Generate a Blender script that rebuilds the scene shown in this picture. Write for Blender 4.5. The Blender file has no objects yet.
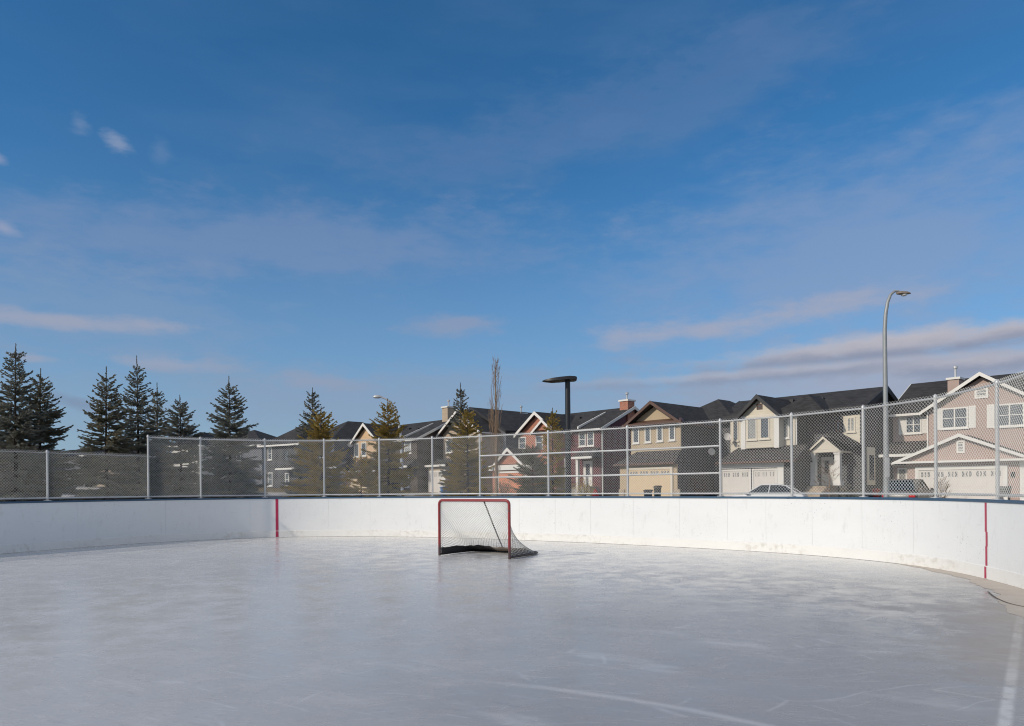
import bpy, bmesh, math, random
from mathutils import Vector, Matrix
R = math.radians
scene = bpy.context.scene
COL = scene.collection
rnd = random.Random(7)

# ------------------------------------------------------------------ measuring
F = 720.0; HC = 1.5; RHO = 0.0077; CY = 488.06
def ray(px, py):
    dx = px - 512.0; dy = py - CY
    return (dx - RHO*dy)/F, -(dy + RHO*dx)/F
def at(px, py, Z):
    t, e = ray(px, py)
    return Vector((t*Z, Z, HC + e*Z))
def on_ice(px, py):
    t, e = ray(px, py); Z = HC/-e
    return Vector((t*Z, Z, 0))
def gnd(x, y):
    s = max(0.0, min(y, 85.0) - 38.0)
    return 0.045*s
A30 = R(30)
U = Vector((math.cos(A30), -math.sin(A30), 0)); V = Vector((math.sin(A30), math.cos(A30), 0))

# ------------------------------------------------------------------ mesh helper
class MB:
    def __init__(s): s.v = []; s.f = []; s.smooth = False
    def add(s, vs, fs):
        o = len(s.v); s.v += [tuple(p) for p in vs]; s.f += [tuple(i+o for i in f) for f in fs]; return s
    def box(s, x0, x1, y0, y1, z0, z1):
        return s.add([(x0,y0,z0),(x1,y0,z0),(x1,y1,z0),(x0,y1,z0),(x0,y0,z1),(x1,y0,z1),(x1,y1,z1),(x0,y1,z1)],
              [(0,3,2,1),(4,5,6,7),(0,1,5,4),(1,2,6,5),(2,3,7,6),(3,0,4,7)])
    def prism(s, a, b):
        n = len(a); return s.add(list(a)+list(b), [tuple(range(n))[::-1], tuple(range(n,2*n))] + [(i,(i+1)%n,n+(i+1)%n,n+i) for i in range(n)])
    def ext_y(s, prof, y0, y1):
        return s.prism([(x,y0,z) for x,z in prof], [(x,y1,z) for x,z in prof])
    def ext_x(s, prof, x0, x1):
        return s.prism([(x0,y,z) for y,z in prof], [(x1,y,z) for y,z in prof])
    def ext_z(s, prof, z0, z1):
        return s.prism([(x,y,z0) for x,y in prof], [(x,y,z1) for x,y in prof])
    def tube(s, pts, rad, n=8, cap=True):
        pts = [Vector(p) for p in pts]; rads = rad if isinstance(rad,(list,tuple)) else [rad]*len(pts)
        o = len(s.v); up = None
        for i,p in enumerate(pts):
            a = pts[max(i-1,0)]; b = pts[min(i+1,len(pts)-1)]; d = (b-a).normalized()
            if up is None:
                up = Vector((0,0,1)) if abs(d.z) < .9 else Vector((1,0,0))
            x = d.cross(up)
            if x.length < 1e-5: x = d.orthogonal()
            x.normalize(); y = x.cross(d); up = y
            for k in range(n):
                q = 2*math.pi*k/n
                s.v.append(tuple(p + (x*math.cos(q)+y*math.sin(q))*rads[i]))
        for i in range(len(pts)-1):
            for k in range(n):
                s.f.append((o+i*n+k, o+i*n+(k+1)%n, o+(i+1)*n+(k+1)%n, o+(i+1)*n+k))
        if cap:
            s.f.append(tuple(o+k for k in range(n))[::-1]); s.f.append(tuple(o+(len(pts)-1)*n+k for k in range(n)))
        return s
    def lathe(s, prof, n=16, c=(0,0)):
        o = len(s.v)
        for r,z in prof:
            for k in range(n):
                q = 2*math.pi*k/n; s.v.append((c[0]+r*math.cos(q), c[1]+r*math.sin(q), z))
        for i in range(len(prof)-1):
            for k in range(n):
                s.f.append((o+i*n+k,o+i*n+(k+1)%n,o+(i+1)*n+(k+1)%n,o+(i+1)*n+k))
        s.f.append(tuple(o+k for k in range(n))[::-1]); s.f.append(tuple(o+(len(prof)-1)*n+k for k in range(n)))
        return s
    def build(s, name, mat, parent=None, smooth=False, bevel=0, recalc=True):
        me = bpy.data.meshes.new(name); me.from_pydata(s.v, [], s.f); me.update()
        if recalc or bevel:
            bm = bmesh.new(); bm.from_mesh(me)
            if bevel:
                bmesh.ops.remove_doubles(bm, verts=bm.verts, dist=1e-5)
                bmesh.ops.bevel(bm, geom=[e for e in bm.edges if len(e.link_faces)==2 and e.calc_face_angle(0) > .5], offset=bevel, segments=2, profile=.5, affect='EDGES')
            bmesh.ops.recalc_face_normals(bm, faces=bm.faces)
            bm.to_mesh(me); bm.free()
        if smooth:
            for p in me.polygons: p.use_smooth = True
            try: me.set_sharp_from_angle(angle=R(40))
            except Exception: pass
        me.materials.append(mat)
        o = bpy.data.objects.new(name, me); COL.objects.link(o)
        if parent: o.parent = parent
        return o
def tag(o, label, cat, group=None, kind=None):
    if label: o['label'] = label
    if cat: o['category'] = cat
    if group: o['group'] = group
    if kind: o['kind'] = kind
    return o
def thing(name, label, cat, loc=(0,0,0), rz=0, group=None):
    o = bpy.data.objects.new(name, None); COL.objects.link(o); o.empty_display_size = .3
    o.location = loc; o.rotation_euler = (0,0,rz)
    return tag(o, label, cat, group)
def copy_tree(o, parent=None):
    c = o.copy(); COL.objects.link(c)
    if parent: c.parent = parent
    for ch in list(o.children): copy_tree(ch, c)
    return c

# ------------------------------------------------------------------ materials
class NT:
    def __init__(s, mat):
        s.t = mat.node_tree; s.n = s.t.nodes; s.l = s.t.links
    def put(s, sock, v):
        if isinstance(v, bpy.types.NodeSocket): s.l.new(v, sock)
        elif v is not None:
            if sock.type in ('RGBA',) and hasattr(v,'__len__') and len(v)==3: v = (*v,1)
            sock.default_value = v
    def m(s, op, a, b=None, c=None, clamp=False):
        n = s.n.new('ShaderNodeMath'); n.operation = op; n.use_clamp = clamp
        s.put(n.inputs[0], a)
        if b is not None: s.put(n.inputs[1], b)
        if c is not None: s.put(n.inputs[2], c)
        return n.outputs[0]
    def mix(s, f, a, b, mode='MIX'):
        n = s.n.new('ShaderNodeMix'); n.data_type = 'RGBA'; n.blend_type = mode
        s.put(n.inputs[0], f); s.put(n.inputs[6], a); s.put(n.inputs[7], b); return n.outputs[2]
    def noise(s, vec, scale, detail=4, rough=.55, dist=0.0):
        n = s.n.new('ShaderNodeTexNoise'); s.put(n.inputs['Vector'], vec); n.inputs['Scale'].default_value = scale
        n.inputs['Detail'].default_value = detail; n.inputs['Roughness'].default_value = rough; n.inputs['Distortion'].default_value = dist
        return n.outputs['Fac']
    def mapping(s, vec, scale=(1,1,1), rot=(0,0,0), loc=(0,0,0)):
        n = s.n.new('ShaderNodeMapping'); s.put(n.inputs['Vector'], vec)
        n.inputs['Scale'].default_value = scale; n.inputs['Rotation'].default_value = rot; n.inputs['Location'].default_value = loc
        return n.outputs[0]
    def coord(s, which='Object'):
        return s.n.new('ShaderNodeTexCoord').outputs[which]
    def sep(s, vec):
        n = s.n.new('ShaderNodeSeparateXYZ'); s.put(n.inputs[0], vec); return n.outputs
    def comb(s, x, y, z):
        n = s.n.new('ShaderNodeCombineXYZ'); s.put(n.inputs[0],x); s.put(n.inputs[1],y); s.put(n.inputs[2],z); return n.outputs[0]
    def ramp(s, f, a, b):      # smoothstep from a to b
        n = s.n.new('ShaderNodeMapRange'); n.interpolation_type = 'SMOOTHSTEP'
        s.put(n.inputs['Value'], f); n.inputs['From Min'].default_value = a; n.inputs['From Max'].default_value = b
        return n.outputs[0]
    def bump(s, h, dist, strength=1.0):
        n = s.n.new('ShaderNodeBump'); s.put(n.inputs['Height'], h); n.inputs['Distance'].default_value = dist; n.inputs['Strength'].default_value = strength
        return n.outputs[0]
def mat(name, rough=.6, metal=0, spec=.5):
    m = bpy.data.materials.new(name); m.use_nodes = True
    nt = NT(m); b = nt.n['Principled BSDF']
    b.inputs['Roughness'].default_value = rough; b.inputs['Metallic'].default_value = metal
    b.inputs['Specular IOR Level'].default_value = spec
    return m, nt, b
def plain(name, col, rough=.6, metal=0, var=.18, scale=3.0, bump=0, spec=.5, stretch=(1,1,1)):
    m, nt, b = mat(name, rough, metal, spec)
    co = nt.mapping(nt.coord(), stretch)
    n1 = nt.noise(co, scale, 5, .6)
    f = nt.m('MULTIPLY_ADD', n1, 2*var, 1-var)
    c = nt.mix(1.0, col, nt.comb(f,f,f), 'MULTIPLY')
    nt.put(b.inputs['Base Color'], c)
    if bump: nt.put(b.inputs['Normal'], nt.bump(n1, bump))
    return m
def siding(name, col, lap=.16, rough=.6, var=.12):
    m, nt, b = mat(name, rough)
    co = nt.coord(); z = nt.sep(co)[2]
    fr = nt.m('FRACT', nt.m('DIVIDE', z, lap))
    n1 = nt.noise(nt.mapping(co,(.6,.6,2.5)), 2.2, 4)
    row = nt.m('FLOOR', nt.m('DIVIDE', z, lap))
    hsh = nt.m('FRACT', nt.m('MULTIPLY', nt.m('SINE', nt.m('MULTIPLY', row, 12.9)), 43.7))
    f = nt.m('ADD', nt.m('MULTIPLY_ADD', n1, 2*var, 1-var-.03), nt.m('MULTIPLY', hsh, .06))
    nt.put(b.inputs['Base Color'], nt.mix(1.0, col, nt.comb(f,f,f), 'MULTIPLY'))
    nt.put(b.inputs['Normal'], nt.bump(nt.m('SUBTRACT', 1.0, fr), .018, .8))
    return m
def stucco(name, col): return plain(name, col, .85, 0, .1, 1.6, .0)
def shingles(name, col, var=.35):
    m, nt, b = mat(name, .9, 0, .25)
    co = nt.coord(); s = nt.sep(co)
    row = nt.m('FLOOR', nt.m('DIVIDE', s[2], .09))
    xs = nt.m('FLOOR', nt.m('ADD', nt.m('DIVIDE', nt.m('ADD', s[0], s[1]), .3), nt.m('MULTIPLY', row, .37)))
    wn = nt.n.new('ShaderNodeTexWhiteNoise'); wn.noise_dimensions = '2D'
    nt.put(wn.inputs['Vector'], nt.comb(xs, row, 0.0))
    big = nt.noise(co, .7, 4)
    f = nt.m('ADD', nt.m('MULTIPLY_ADD', wn.outputs[0], var, 1-var), nt.m('MULTIPLY_ADD', big, .5, -.25))
    nt.put(b.inputs['Base Color'], nt.mix(1.0, col, nt.comb(f,f,f), 'MULTIPLY'))
    nt.put(b.inputs['Normal'], nt.bump(nt.m('FRACT', nt.m('DIVIDE', s[2], .09)), .012, .7))
    return m
def bricks(name, c1, c2, mortar=(.45,.42,.38)):
    m, nt, b = mat(name, .85)
    co = nt.coord(); s = nt.sep(co)
    n = nt.n.new('ShaderNodeTexBrick')
    nt.put(n.inputs['Vector'], nt.comb(nt.m('ADD', s[0], s[1]), s[2], 0.0))
    n.inputs['Scale'].default_value = 1; n.inputs['Brick Width'].default_value = .22; n.inputs['Row Height'].default_value = .075
    n.inputs['Mortar Size'].default_value = .008
    nt.put(n.inputs['Color1'], c1); nt.put(n.inputs['Color2'], c2); nt.put(n.inputs['Mortar'], mortar)
    f = nt.m('MULTIPLY_ADD', nt.noise(co, 1.5), .4, .8)
    nt.put(b.inputs['Base Color'], nt.mix(1.0, n.outputs[0], nt.comb(f,f,f), 'MULTIPLY'))
    nt.put(b.inputs['Normal'], nt.bump(n.outputs[1], -.006))
    return m

M = {}
M['trim'] = plain('white_trim_paint', (.72,.70,.66), .5, var=.08)
M['cream'] = plain('cream_trim_paint', (.66,.60,.50), .55, var=.08)
M['brown_trim'] = plain('brown_fascia_paint', (.105,.058,.042), .5)
M['dark_trim'] = plain('charcoal_fascia_paint', (.03,.03,.033), .5)
M['shingle'] = shingles('charcoal_shingles', (.056,.055,.056))
M['shingle_b'] = shingles('brown_grey_shingles', (.085,.078,.075))
M['pink'] = stucco('pink_beige_stucco', (.42,.315,.275))
M['beige'] = stucco('beige_stucco', (.46,.365,.25))
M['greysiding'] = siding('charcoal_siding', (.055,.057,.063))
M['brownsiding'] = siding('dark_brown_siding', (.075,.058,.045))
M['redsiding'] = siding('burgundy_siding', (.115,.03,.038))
M['creamsiding'] = siding('cream_siding', (.60,.545,.44))
M['peach'] = siding('peach_siding', (.62,.42,.25))
M['tan'] = siding('tan_siding', (.42,.33,.24))
M['bluegrey'] = siding('blue_grey_siding', (.10,.11,.135))
M['whitesiding'] = siding('off_white_siding', (.58,.55,.50))
M['brick'] = bricks('orange_red_brick', (.44,.135,.065), (.35,.10,.05))
M['stone'] = bricks('tan_stone_veneer', (.48,.38,.27), (.36,.28,.20))
M['gdoor_white'] = plain('white_garage_door_paint', (.66,.62,.58), .5, var=.06)
M['gdoor_cream'] = plain('cream_garage_door_paint', (.64,.50,.33), .5, var=.06)
M['gdoor_salmon'] = plain('salmon_garage_door_paint', (.56,.23,.13), .5, var=.06)
def glass(name, col, rough=.06):
    m, nt, b = mat(name, rough, 0, .8)
    n = nt.noise(nt.coord(), 1.2, 2)
    nt.put(b.inputs['Base Color'], nt.mix(n, tuple(c*.5 for c in col), tuple(c*1.5 for c in col)))
    nt.put(b.inputs['Normal'], nt.bump(nt.noise(nt.coord(), .9, 2), .02))
    return m
M['glass'] = glass('window_glass', (.10,.115,.13))
M['pale_glass'] = glass('pale_window_glass', (.30,.30,.29), .12)  # blinds in house windows; garage panes use it as painted reflection
M['galv'] = plain('galvanised_steel', (.50,.51,.52), .45, .35, .12, 6)
M['wire'] = plain('galvanised_wire', (.72,.72,.69), .5, .2, .12, 6)
M['lamp_galv'] = plain('dull_galvanised_pole', (.31,.33,.34), .55, .3, .15, 4)
M['lamp_black'] = plain('black_powder_coat', (.012,.013,.016), .4, 0, .2, 8)
M['concrete'] = plain('grey_concrete', (.34,.32,.30), .9, 0, .25, 2.0, .003)
M['asphalt'] = plain('worn_asphalt', (.06,.06,.062), .9, 0, .3, 3.0, .004)
M['bark'] = plain('spruce_bark', (.07,.05,.038), .95, 0, .4, 8, .01)
M['barkpale'] = plain('pale_twig_bark', (.27,.19,.13), .9, 0, .3, 6)
M['rubber'] = plain('black_rubber', (.015,.015,.015), .8)
M['chrome'] = plain('brushed_alloy', (.5,.5,.52), .3, .8)
M['carglass'] = plain('tinted_car_glass', (.015,.02,.024), .05, 0, .1, spec=.9)
M['tail'] = plain('red_tail_lens', (.45,.02,.02), .25)
M['headlens'] = plain('clear_head_lens', (.6,.62,.65), .15)
def carpaint(name, col):
    m, nt, b = mat(name, .3); b.inputs['Coat Weight'].default_value = .6; b.inputs['Coat Roughness'].default_value = .08
    f = nt.m('MULTIPLY_ADD', nt.noise(nt.coord(), 2.5), .14, .93)
    nt.put(b.inputs['Base Color'], nt.mix(1.0, col, nt.comb(f,f,f), 'MULTIPLY')); return m
M['carwhite'] = carpaint('white_car_paint', (.72,.72,.72)); M['cardark'] = carpaint('charcoal_car_paint', (.035,.033,.036))
M['bin_black'] = plain('black_bin_plastic', (.02,.022,.024), .5); M['bin_blue'] = plain('blue_bin_plastic', (.03,.14,.36), .5)
M['bin_red'] = plain('red_bin_plastic', (.40,.04,.03), .5); M['hydrant'] = plain('red_hydrant_paint', (.50,.035,.02), .45)
M['bin_grey'] = plain('dark_grey_bin_plastic', (.05,.053,.058), .5)
M['bin_green'] = plain('brown_green_bin_plastic', (.055,.05,.035), .55)

# ------------------------------------------------------------------ camera
cam = bpy.data.cameras.new('camera'); co = bpy.data.objects.new('camera', cam); COL.objects.link(co)
co.location = (0,0,HC); co.rotation_euler = (R(90), RHO, 0)
cam.sensor_width = 36; cam.lens = 36*F/1024; cam.shift_y = (CY-363)/1024; cam.clip_end = 5000; cam.clip_start = .05
scene.camera = co

# ------------------------------------------------------------------ light
SUN_EL = R(28); SUN_D = Vector((.848,.53,0)).normalized()      # horizontal travel of the light
sd = Vector((SUN_D.x*math.cos(SUN_EL), SUN_D.y*math.cos(SUN_EL), -math.sin(SUN_EL)))
sl = bpy.data.lights.new('sun','SUN'); so = bpy.data.objects.new('sun', sl); COL.objects.link(so)
sl.energy = 2.9; sl.angle = R(.8); sl.color = (1,.90,.76)
so.rotation_euler = sd.to_track_quat('-Z','Y').to_euler(); so.location = (-30,-20,40)

w = bpy.data.worlds.new('World'); scene.world = w; w.use_nodes = True
nt = NT(w); bg = nt.n['Background']; bg.inputs[1].default_value = .12
sky = nt.n.new('ShaderNodeTexSky'); sky.sky_type = 'NISHITA'; sky.sun_disc = False
sky.sun_elevation = SUN_EL; sky.sun_rotation = math.atan2(-SUN_D.x, -SUN_D.y)
sky.air_density = 1.0; sky.dust_density = .6; sky.ozone_density = 2.2; sky.altitude = 1000
d = nt.coord('Generated'); s = nt.sep(d)
az = nt.m('ARCTAN2', s[0], s[1]); hl = nt.m('SQRT', nt.m('ADD', nt.m('MULTIPLY', s[0], s[0]), nt.m('MULTIPLY', s[1], s[1])))
el = nt.m('ARCTAN2', s[2], hl)
gm = nt.n.new('ShaderNodeGamma'); nt.put(gm.inputs[0], sky.outputs[0]); gm.inputs[1].default_value = 1.0
hs = nt.n.new('ShaderNodeHueSaturation'); nt.put(hs.inputs['Color'], gm.outputs[0]); hs.inputs['Saturation'].default_value = 1.05; hs.inputs['Value'].default_value = 1.0
base = nt.mix(1.0, hs.outputs[0], (.34,.79,1.0), 'MULTIPLY')
wv = nt.noise(nt.comb(nt.m('MULTIPLY', az, 5.0), nt.m('MULTIPLY', el, 14.0), 0.0), 1.0, 6, .6)       # ragged cloud edge
wf = nt.noise(nt.comb(nt.m('MULTIPLY', az, 16.0), nt.m('MULTIPLY', el, 45.0), 3.0), 1.0, 5, .6)
wvo = nt.m('SUBTRACT', wv, .5); wfo = nt.m('SUBTRACT', wf, .5)
CLOUD = (4.1,4.0,4.45); SHADE = (2.15,2.45,3.35)
def dirs(px, py):
    t, e = ray(px, py); return math.atan2(t,1), math.atan2(e, math.hypot(t,1))
cur = base
def cloud(px, py, wx, wy, tilt, col, dens, rag=1.0):
    """an elliptical bank of cloud with a ragged edge, at a bearing and elevation of the sky"""
    global cur
    a0, e0 = dirs(px,py); a1,_ = dirs(px+wx,py); _,e1 = dirs(px,py-wy)
    da = nt.m('SUBTRACT', az, a0); de = nt.m('SUBTRACT', el, e0)
    c, sn = math.cos(tilt), math.sin(tilt)
    x = nt.m('DIVIDE', nt.m('ADD', nt.m('MULTIPLY', da, c), nt.m('MULTIPLY', de, sn)), abs(a1-a0))
    y = nt.m('DIVIDE', nt.m('SUBTRACT', nt.m('MULTIPLY', de, c), nt.m('MULTIPLY', da, sn)), abs(e1-e0))
    r = nt.m('SQRT', nt.m('ADD', nt.m('MULTIPLY', x, x), nt.m('MULTIPLY', y, y)))
    r = nt.m('ADD', r, nt.m('ADD', nt.m('MULTIPLY', wvo, 2.2*rag), nt.m('MULTIPLY', wfo, 1.7*rag)))
    f = nt.m('MULTIPLY', nt.ramp(r, 1.15, .1), dens)
    # pale lit top, greyer base
    if col is None:
        k = nt.ramp(nt.m('ADD', y, nt.m('MULTIPLY', wfo, 1.2)), -.5, .7); colr = nt.mix(k, SHADE, CLOUD)
    else: colr = col
    cur = nt.mix(f, cur, colr)
# broad thin veils
st = nt.noise(nt.mapping(nt.comb(az, el, 0.0), (2.2,9,1), (0,0,R(14))), 1.0, 5, .55)
st2 = nt.noise(nt.mapping(nt.comb(az, el, 0.0), (1.1,3.2,1), (0,0,R(-20)), (3.1,1.7,0)), 1.0, 4, .5)
veil = nt.m('MULTIPLY', nt.ramp(st, .36, .74), nt.ramp(st2, .34, .66))
cur = nt.mix(nt.m('MULTIPLY', veil, .22), cur, (1.55,2.35,3.95))
cur = nt.mix(nt.m('MULTIPLY', nt.ramp(el, R(25), R(2)), .58), cur, (2.35,2.95,4.0))
cur = nt.mix(nt.m('MULTIPLY', nt.ramp(el, R(11), R(0)), .4), cur, (3.0,3.25,4.0))
# unseen bright cloud added behind the viewer to fill the shaded boards
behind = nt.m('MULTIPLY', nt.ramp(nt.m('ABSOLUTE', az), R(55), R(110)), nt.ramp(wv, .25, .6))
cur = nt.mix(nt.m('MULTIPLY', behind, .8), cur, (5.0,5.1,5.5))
cloud(860,250,430,130,R(5),(2.25,2.85,4.2),.55,.6)
cloud(250,245,360,50,R(4),(1.9,2.5,3.9),.45,.9)
cloud(600,120,400,60,R(10),(1.4,2.0,3.4),.25,1)
cloud(900,385,460,60,R(1),(3.0,3.25,4.15),.9,.5)
cloud(730,324,200,17,R(4),(3.3,3.35,4.1),.7,.85)
cloud(860,350,300,16,R(2.5),None,1,.7)
cloud(980,338,200,15,R(2),None,.95,.7)
cloud(780,374,330,9,R(1),None,.85,.7)
cloud(980,364,170,12,R(1),None,.9,.7)
cloud(60,320,140,11,R(2),(3.3,3.3,4.0),.8)
cloud(165,364,75,9,0,(3.1,3.2,4.0),.65)
cloud(30,358,32,6,0,(3.1,3.2,4.0),.6)
cloud(118,142,19,14,R(-20),(2.5,3.0,4.2),.6,1.3)
cloud(80,125,14,13,R(-20),(1.8,2.5,3.9),.4,1.4)
cloud(160,150,14,16,R(-20),(1.9,2.6,4.1),.25,1)
cloud(4,228,20,10,R(-15),(3.0,3.2,4.3),.6,.8)
cloud(-4,158,14,8,R(-15),(3.0,3.2,4.3),.5,.8)
cloud(455,326,55,14,R(6),(2.5,2.8,3.8),.6)
cloud(320,382,60,11,0,(2.7,2.9,3.8),.65)
cloud(75,402,55,10,R(-14),(1.5,1.9,2.9),.55)
cloud(100,312,240,60,0,(2.1,2.8,4.1),.35)
cloud(420,400,560,42,0,(2.2,2.8,3.9),.5)
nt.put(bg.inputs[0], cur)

scene.cycles.filter_width = 1.1
scene.view_settings.view_transform = 'Standard'; scene.view_settings.look = 'None'
scene.view_settings.exposure = 0.0; scene.view_settings.gamma = 1.0; scene.view_settings.use_curve_mapping = False

# ------------------------------------------------------------------ ground, road
m, n, b = mat('winter_grass', .95, 0, .2)
gco = n.coord('Object')
g1 = n.noise(gco, .25, 5); g2 = n.noise(gco, 3.0, 6, .7)
gc = n.mix(g2, (.10,.075,.035), (.21,.165,.09)); snow = n.ramp(g1, .56, .62)
n.put(b.inputs['Base Color'], n.mix(snow, gc, (.68,.69,.72))); n.put(b.inputs['Normal'], n.bump(g2, .05))
M['grass'] = m
gb = MB()
xs = [-900,-500,-300,-200]+list(range(-150,151,6))+[200,300,500,900]; ys = [-150,-80,-40]+list(range(-20,120,4))+[150,220,350,600,1000,1800]
for y in ys:
    for x in xs: gb.v.append((x,y,gnd(x,y)-.06))
nx = len(xs)
for j in range(len(ys)-1):
    for i in range(nx-1): gb.f.append((j*nx+i,j*nx+i+1,(j+1)*nx+i+1,(j+1)*nx+i))
tag(gb.build('ground', M['grass']), None, None, kind='structure')
RC0 = Vector((23,33,0)); RD = Vector((-.872,.489,0)); RN = Vector((-.489,-.872,0))
def strip(name, off0, off1, zoff, m_, h=None, s0=-60, s1=120):
    q = MB(); ts = [s0+(s1-s0)*k/60 for k in range(61)]; prof = []
    for t in ts:
        row = []
        for o in (off0, (off0+off1)/2, off1):
            p = RC0 + RD*t + RN*o; row.append(Vector((p.x,p.y,gnd(p.x,p.y)+zoff)))
        prof.append(row)
    for r_ in prof: q.v += [tuple(p) for p in r_]
    for i in range(60):
        for k in range(2): q.f.append((i*3+k,i*3+k+1,(i+1)*3+k+1,(i+1)*3+k))
    if h:      # kerb faces
        o = len(q.v)
        for r_ in prof: q.v += [tuple(r_[0]-Vector((0,0,h))), tuple(r_[2]-Vector((0,0,h)))]
        for i in range(60):
            q.f.append((i*3,(i+1)*3,o+(i+1)*2,o+i*2)); q.f.append((i*3+2,(i+1)*3+2,o+(i+1)*2+1,o+i*2+1))
    return tag(q.build(name, m_), None, None, kind='structure')
strip('road', -4.3, 4.3, -.03, M['asphalt'])
strip('pavement', 4.3, 5.9, .09, M['concrete'], .16)
strip('pavement', -5.9, -4.3, .09, M['concrete'], .16)

# ------------------------------------------------------------------ rink outline
MEAS = [(0,554),(50,549.8),(100,546),(150,542.6),(200,540.1),(277,537.3),(340,536.5),(400,536.8),(470,538.2),(560,541.7),(610,543.7),(660,546.3),(700,548.3),(760,551.6),(800,554.4),(860,559.2),(924,566.4),(960,572.5),(986,578.7),(1024,588.8)]
pts = [on_ice(x,y) for x,y in MEAS]
left = [pts[0] - V*2.4*k + U*(-.02*k) for k in range(12,0,-1)]
rdir = (pts[-1]-pts[-3]).normalized()
right = []; p = pts[-1].copy(); dv = rdir.copy()
for k in range(26):
    dv = (dv*.72 + (-V)*.28).normalized(); p = p + dv*1.0; right.append(p.copy())
ctrl = left + pts + right
def catmull(P, step=.15):
    out = []
    for i in range(len(P)-1):
        a = P[max(i-1,0)]; b_ = P[i]; c = P[i+1]; d_ = P[min(i+2,len(P)-1)]
        nseg = max(1,int((c-b_).length/step))
        for k in range(nseg):
            t = k/nseg
            out.append(.5*((2*b_)+(c-a)*t+(2*a-5*b_+4*c-d_)*t*t+(3*b_-a-3*c+d_)*t**3))
    out.append(P[-1]); return out
def resample(P, step):
    out = [P[0]]; acc = 0
    for i in range(1,len(P)):
        a, b_ = P[i-1], P[i]; L = (b_-a).length; s_ = step-acc
        while s_ <= L: out.append(a+(b_-a)*(s_/L)); s_ += step
        acc = L-(s_-step)
    return out
curve = resample(catmull(ctrl), .15)
for it in range(60):
    curve = [curve[0]] + [curve[i]*.5+(curve[i-1]+curve[i+1])*.25 for i in range(1,len(curve)-1)] + [curve[-1]]
curve = resample(curve, .05)
NC = len(curve)
def tang(i): return (curve[min(i+3,NC-1)]-curve[max(i-3,0)]).normalized()
def outn(i):                         # outward normal (away from the ice)
    t = tang(i); return Vector((-t.y, t.x, 0))
def pix(p):
    e = (p.z-HC)/p.y; t = p.x/p.y
    return 512+F*t-RHO*F*e, CY-F*e-RHO*F*t
def idx_fence(px):
    return min((abs(pix(curve[i]+outn(i)*.055)[0]-px), i) for i in range(NC) if curve[i].y > 2)[1]
def idx_at(px):                      # index of the outline point standing at a bearing
    best = min((abs(pix(c)[0]-px), i) for i,c in enumerate(curve) if c.y > 2); return best[1]
def offc(i, o, z): q = curve[i]+outn(i)*o; return (q.x,q.y,z)
def sweep(mb, i0, i1, prof, step=3):  # prof: (offset outward, z) closed loop
    rows = []; ii = list(range(i0,i1,step))+[i1]; n_ = len(prof); o = len(mb.v)
    for i in ii: mb.v += [offc(i,a,z) for a,z in prof]
    for r_ in range(len(ii)-1):
        for k in range(n_): mb.f.append((o+r_*n_+k,o+r_*n_+(k+1)%n_,o+(r_+1)*n_+(k+1)%n_,o+(r_+1)*n_+k))
    mb.f.append(tuple(o+k for k in range(n_))); mb.f.append(tuple(o+(len(ii)-1)*n_+k for k in range(n_))[::-1])

# ---- ice sheet
m, n, b = mat('scuffed_ice', .22, 0, .5); b.inputs['IOR'].default_value = 1.31
ic = n.coord('Object')
i1 = n.noise(ic, .35, 5, .6); i2 = n.noise(ic, 2.2, 6, .65); i3 = n.noise(n.mapping(ic,(1,1,1)), 14, 4, .6)
rotu = n.mapping(ic, (1,1,1), (0,0,R(30)))
sc = n.noise(n.mapping(rotu,(.5,7,1)), 2.0, 6, .7, .6)
col = n.mix(n.ramp(i1,.3,.7), (.555,.542,.525), (.65,.632,.60))
col = n.mix(n.m('MULTIPLY', n.ramp(i2,.5,.75), .5), col, (.66,.665,.69))
col = n.mix(n.m('MULTIPLY', n.ramp(sc,.57,.70), .6), col, (.76,.755,.75))
sc2 = n.noise(n.mapping(rotu,(1.3,9,1),(0,0,R(35)),(7,3,0)), 1.6, 6, .75, .8)
col = n.mix(n.m('MULTIPLY', n.ramp(sc2,.58,.72), .45), col, (.33,.33,.345))
col = n.mix(n.m('MULTIPLY', n.ramp(i3,.56,.76), .35), col, (.32,.32,.335))
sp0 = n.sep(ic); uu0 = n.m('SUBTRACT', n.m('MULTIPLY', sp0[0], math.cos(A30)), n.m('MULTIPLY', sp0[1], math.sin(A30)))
thin = n.ramp(n.m('ADD', uu0, n.m('MULTIPLY', n.m('SUBTRACT', i1, .5), 9.0)), -8.0, .5)  # near-right falloff of reflected light, painted into the ice colour
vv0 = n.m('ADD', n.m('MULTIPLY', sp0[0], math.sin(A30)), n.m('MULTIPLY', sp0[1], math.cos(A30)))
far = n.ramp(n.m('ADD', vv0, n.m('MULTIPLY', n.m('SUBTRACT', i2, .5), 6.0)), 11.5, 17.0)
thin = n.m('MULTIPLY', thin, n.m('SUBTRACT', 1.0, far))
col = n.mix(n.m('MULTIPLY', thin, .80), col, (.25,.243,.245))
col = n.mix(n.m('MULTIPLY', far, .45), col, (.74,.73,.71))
# rubbed dull patches of frost
fr_ = n.noise(n.mapping(rotu,(.35,1.0,1),(0,0,0),(4,2,0)), .8, 6, .7)
col = n.mix(n.m('MULTIPLY', n.ramp(fr_,.55,.70), .35), col, (.74,.735,.73))
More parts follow.
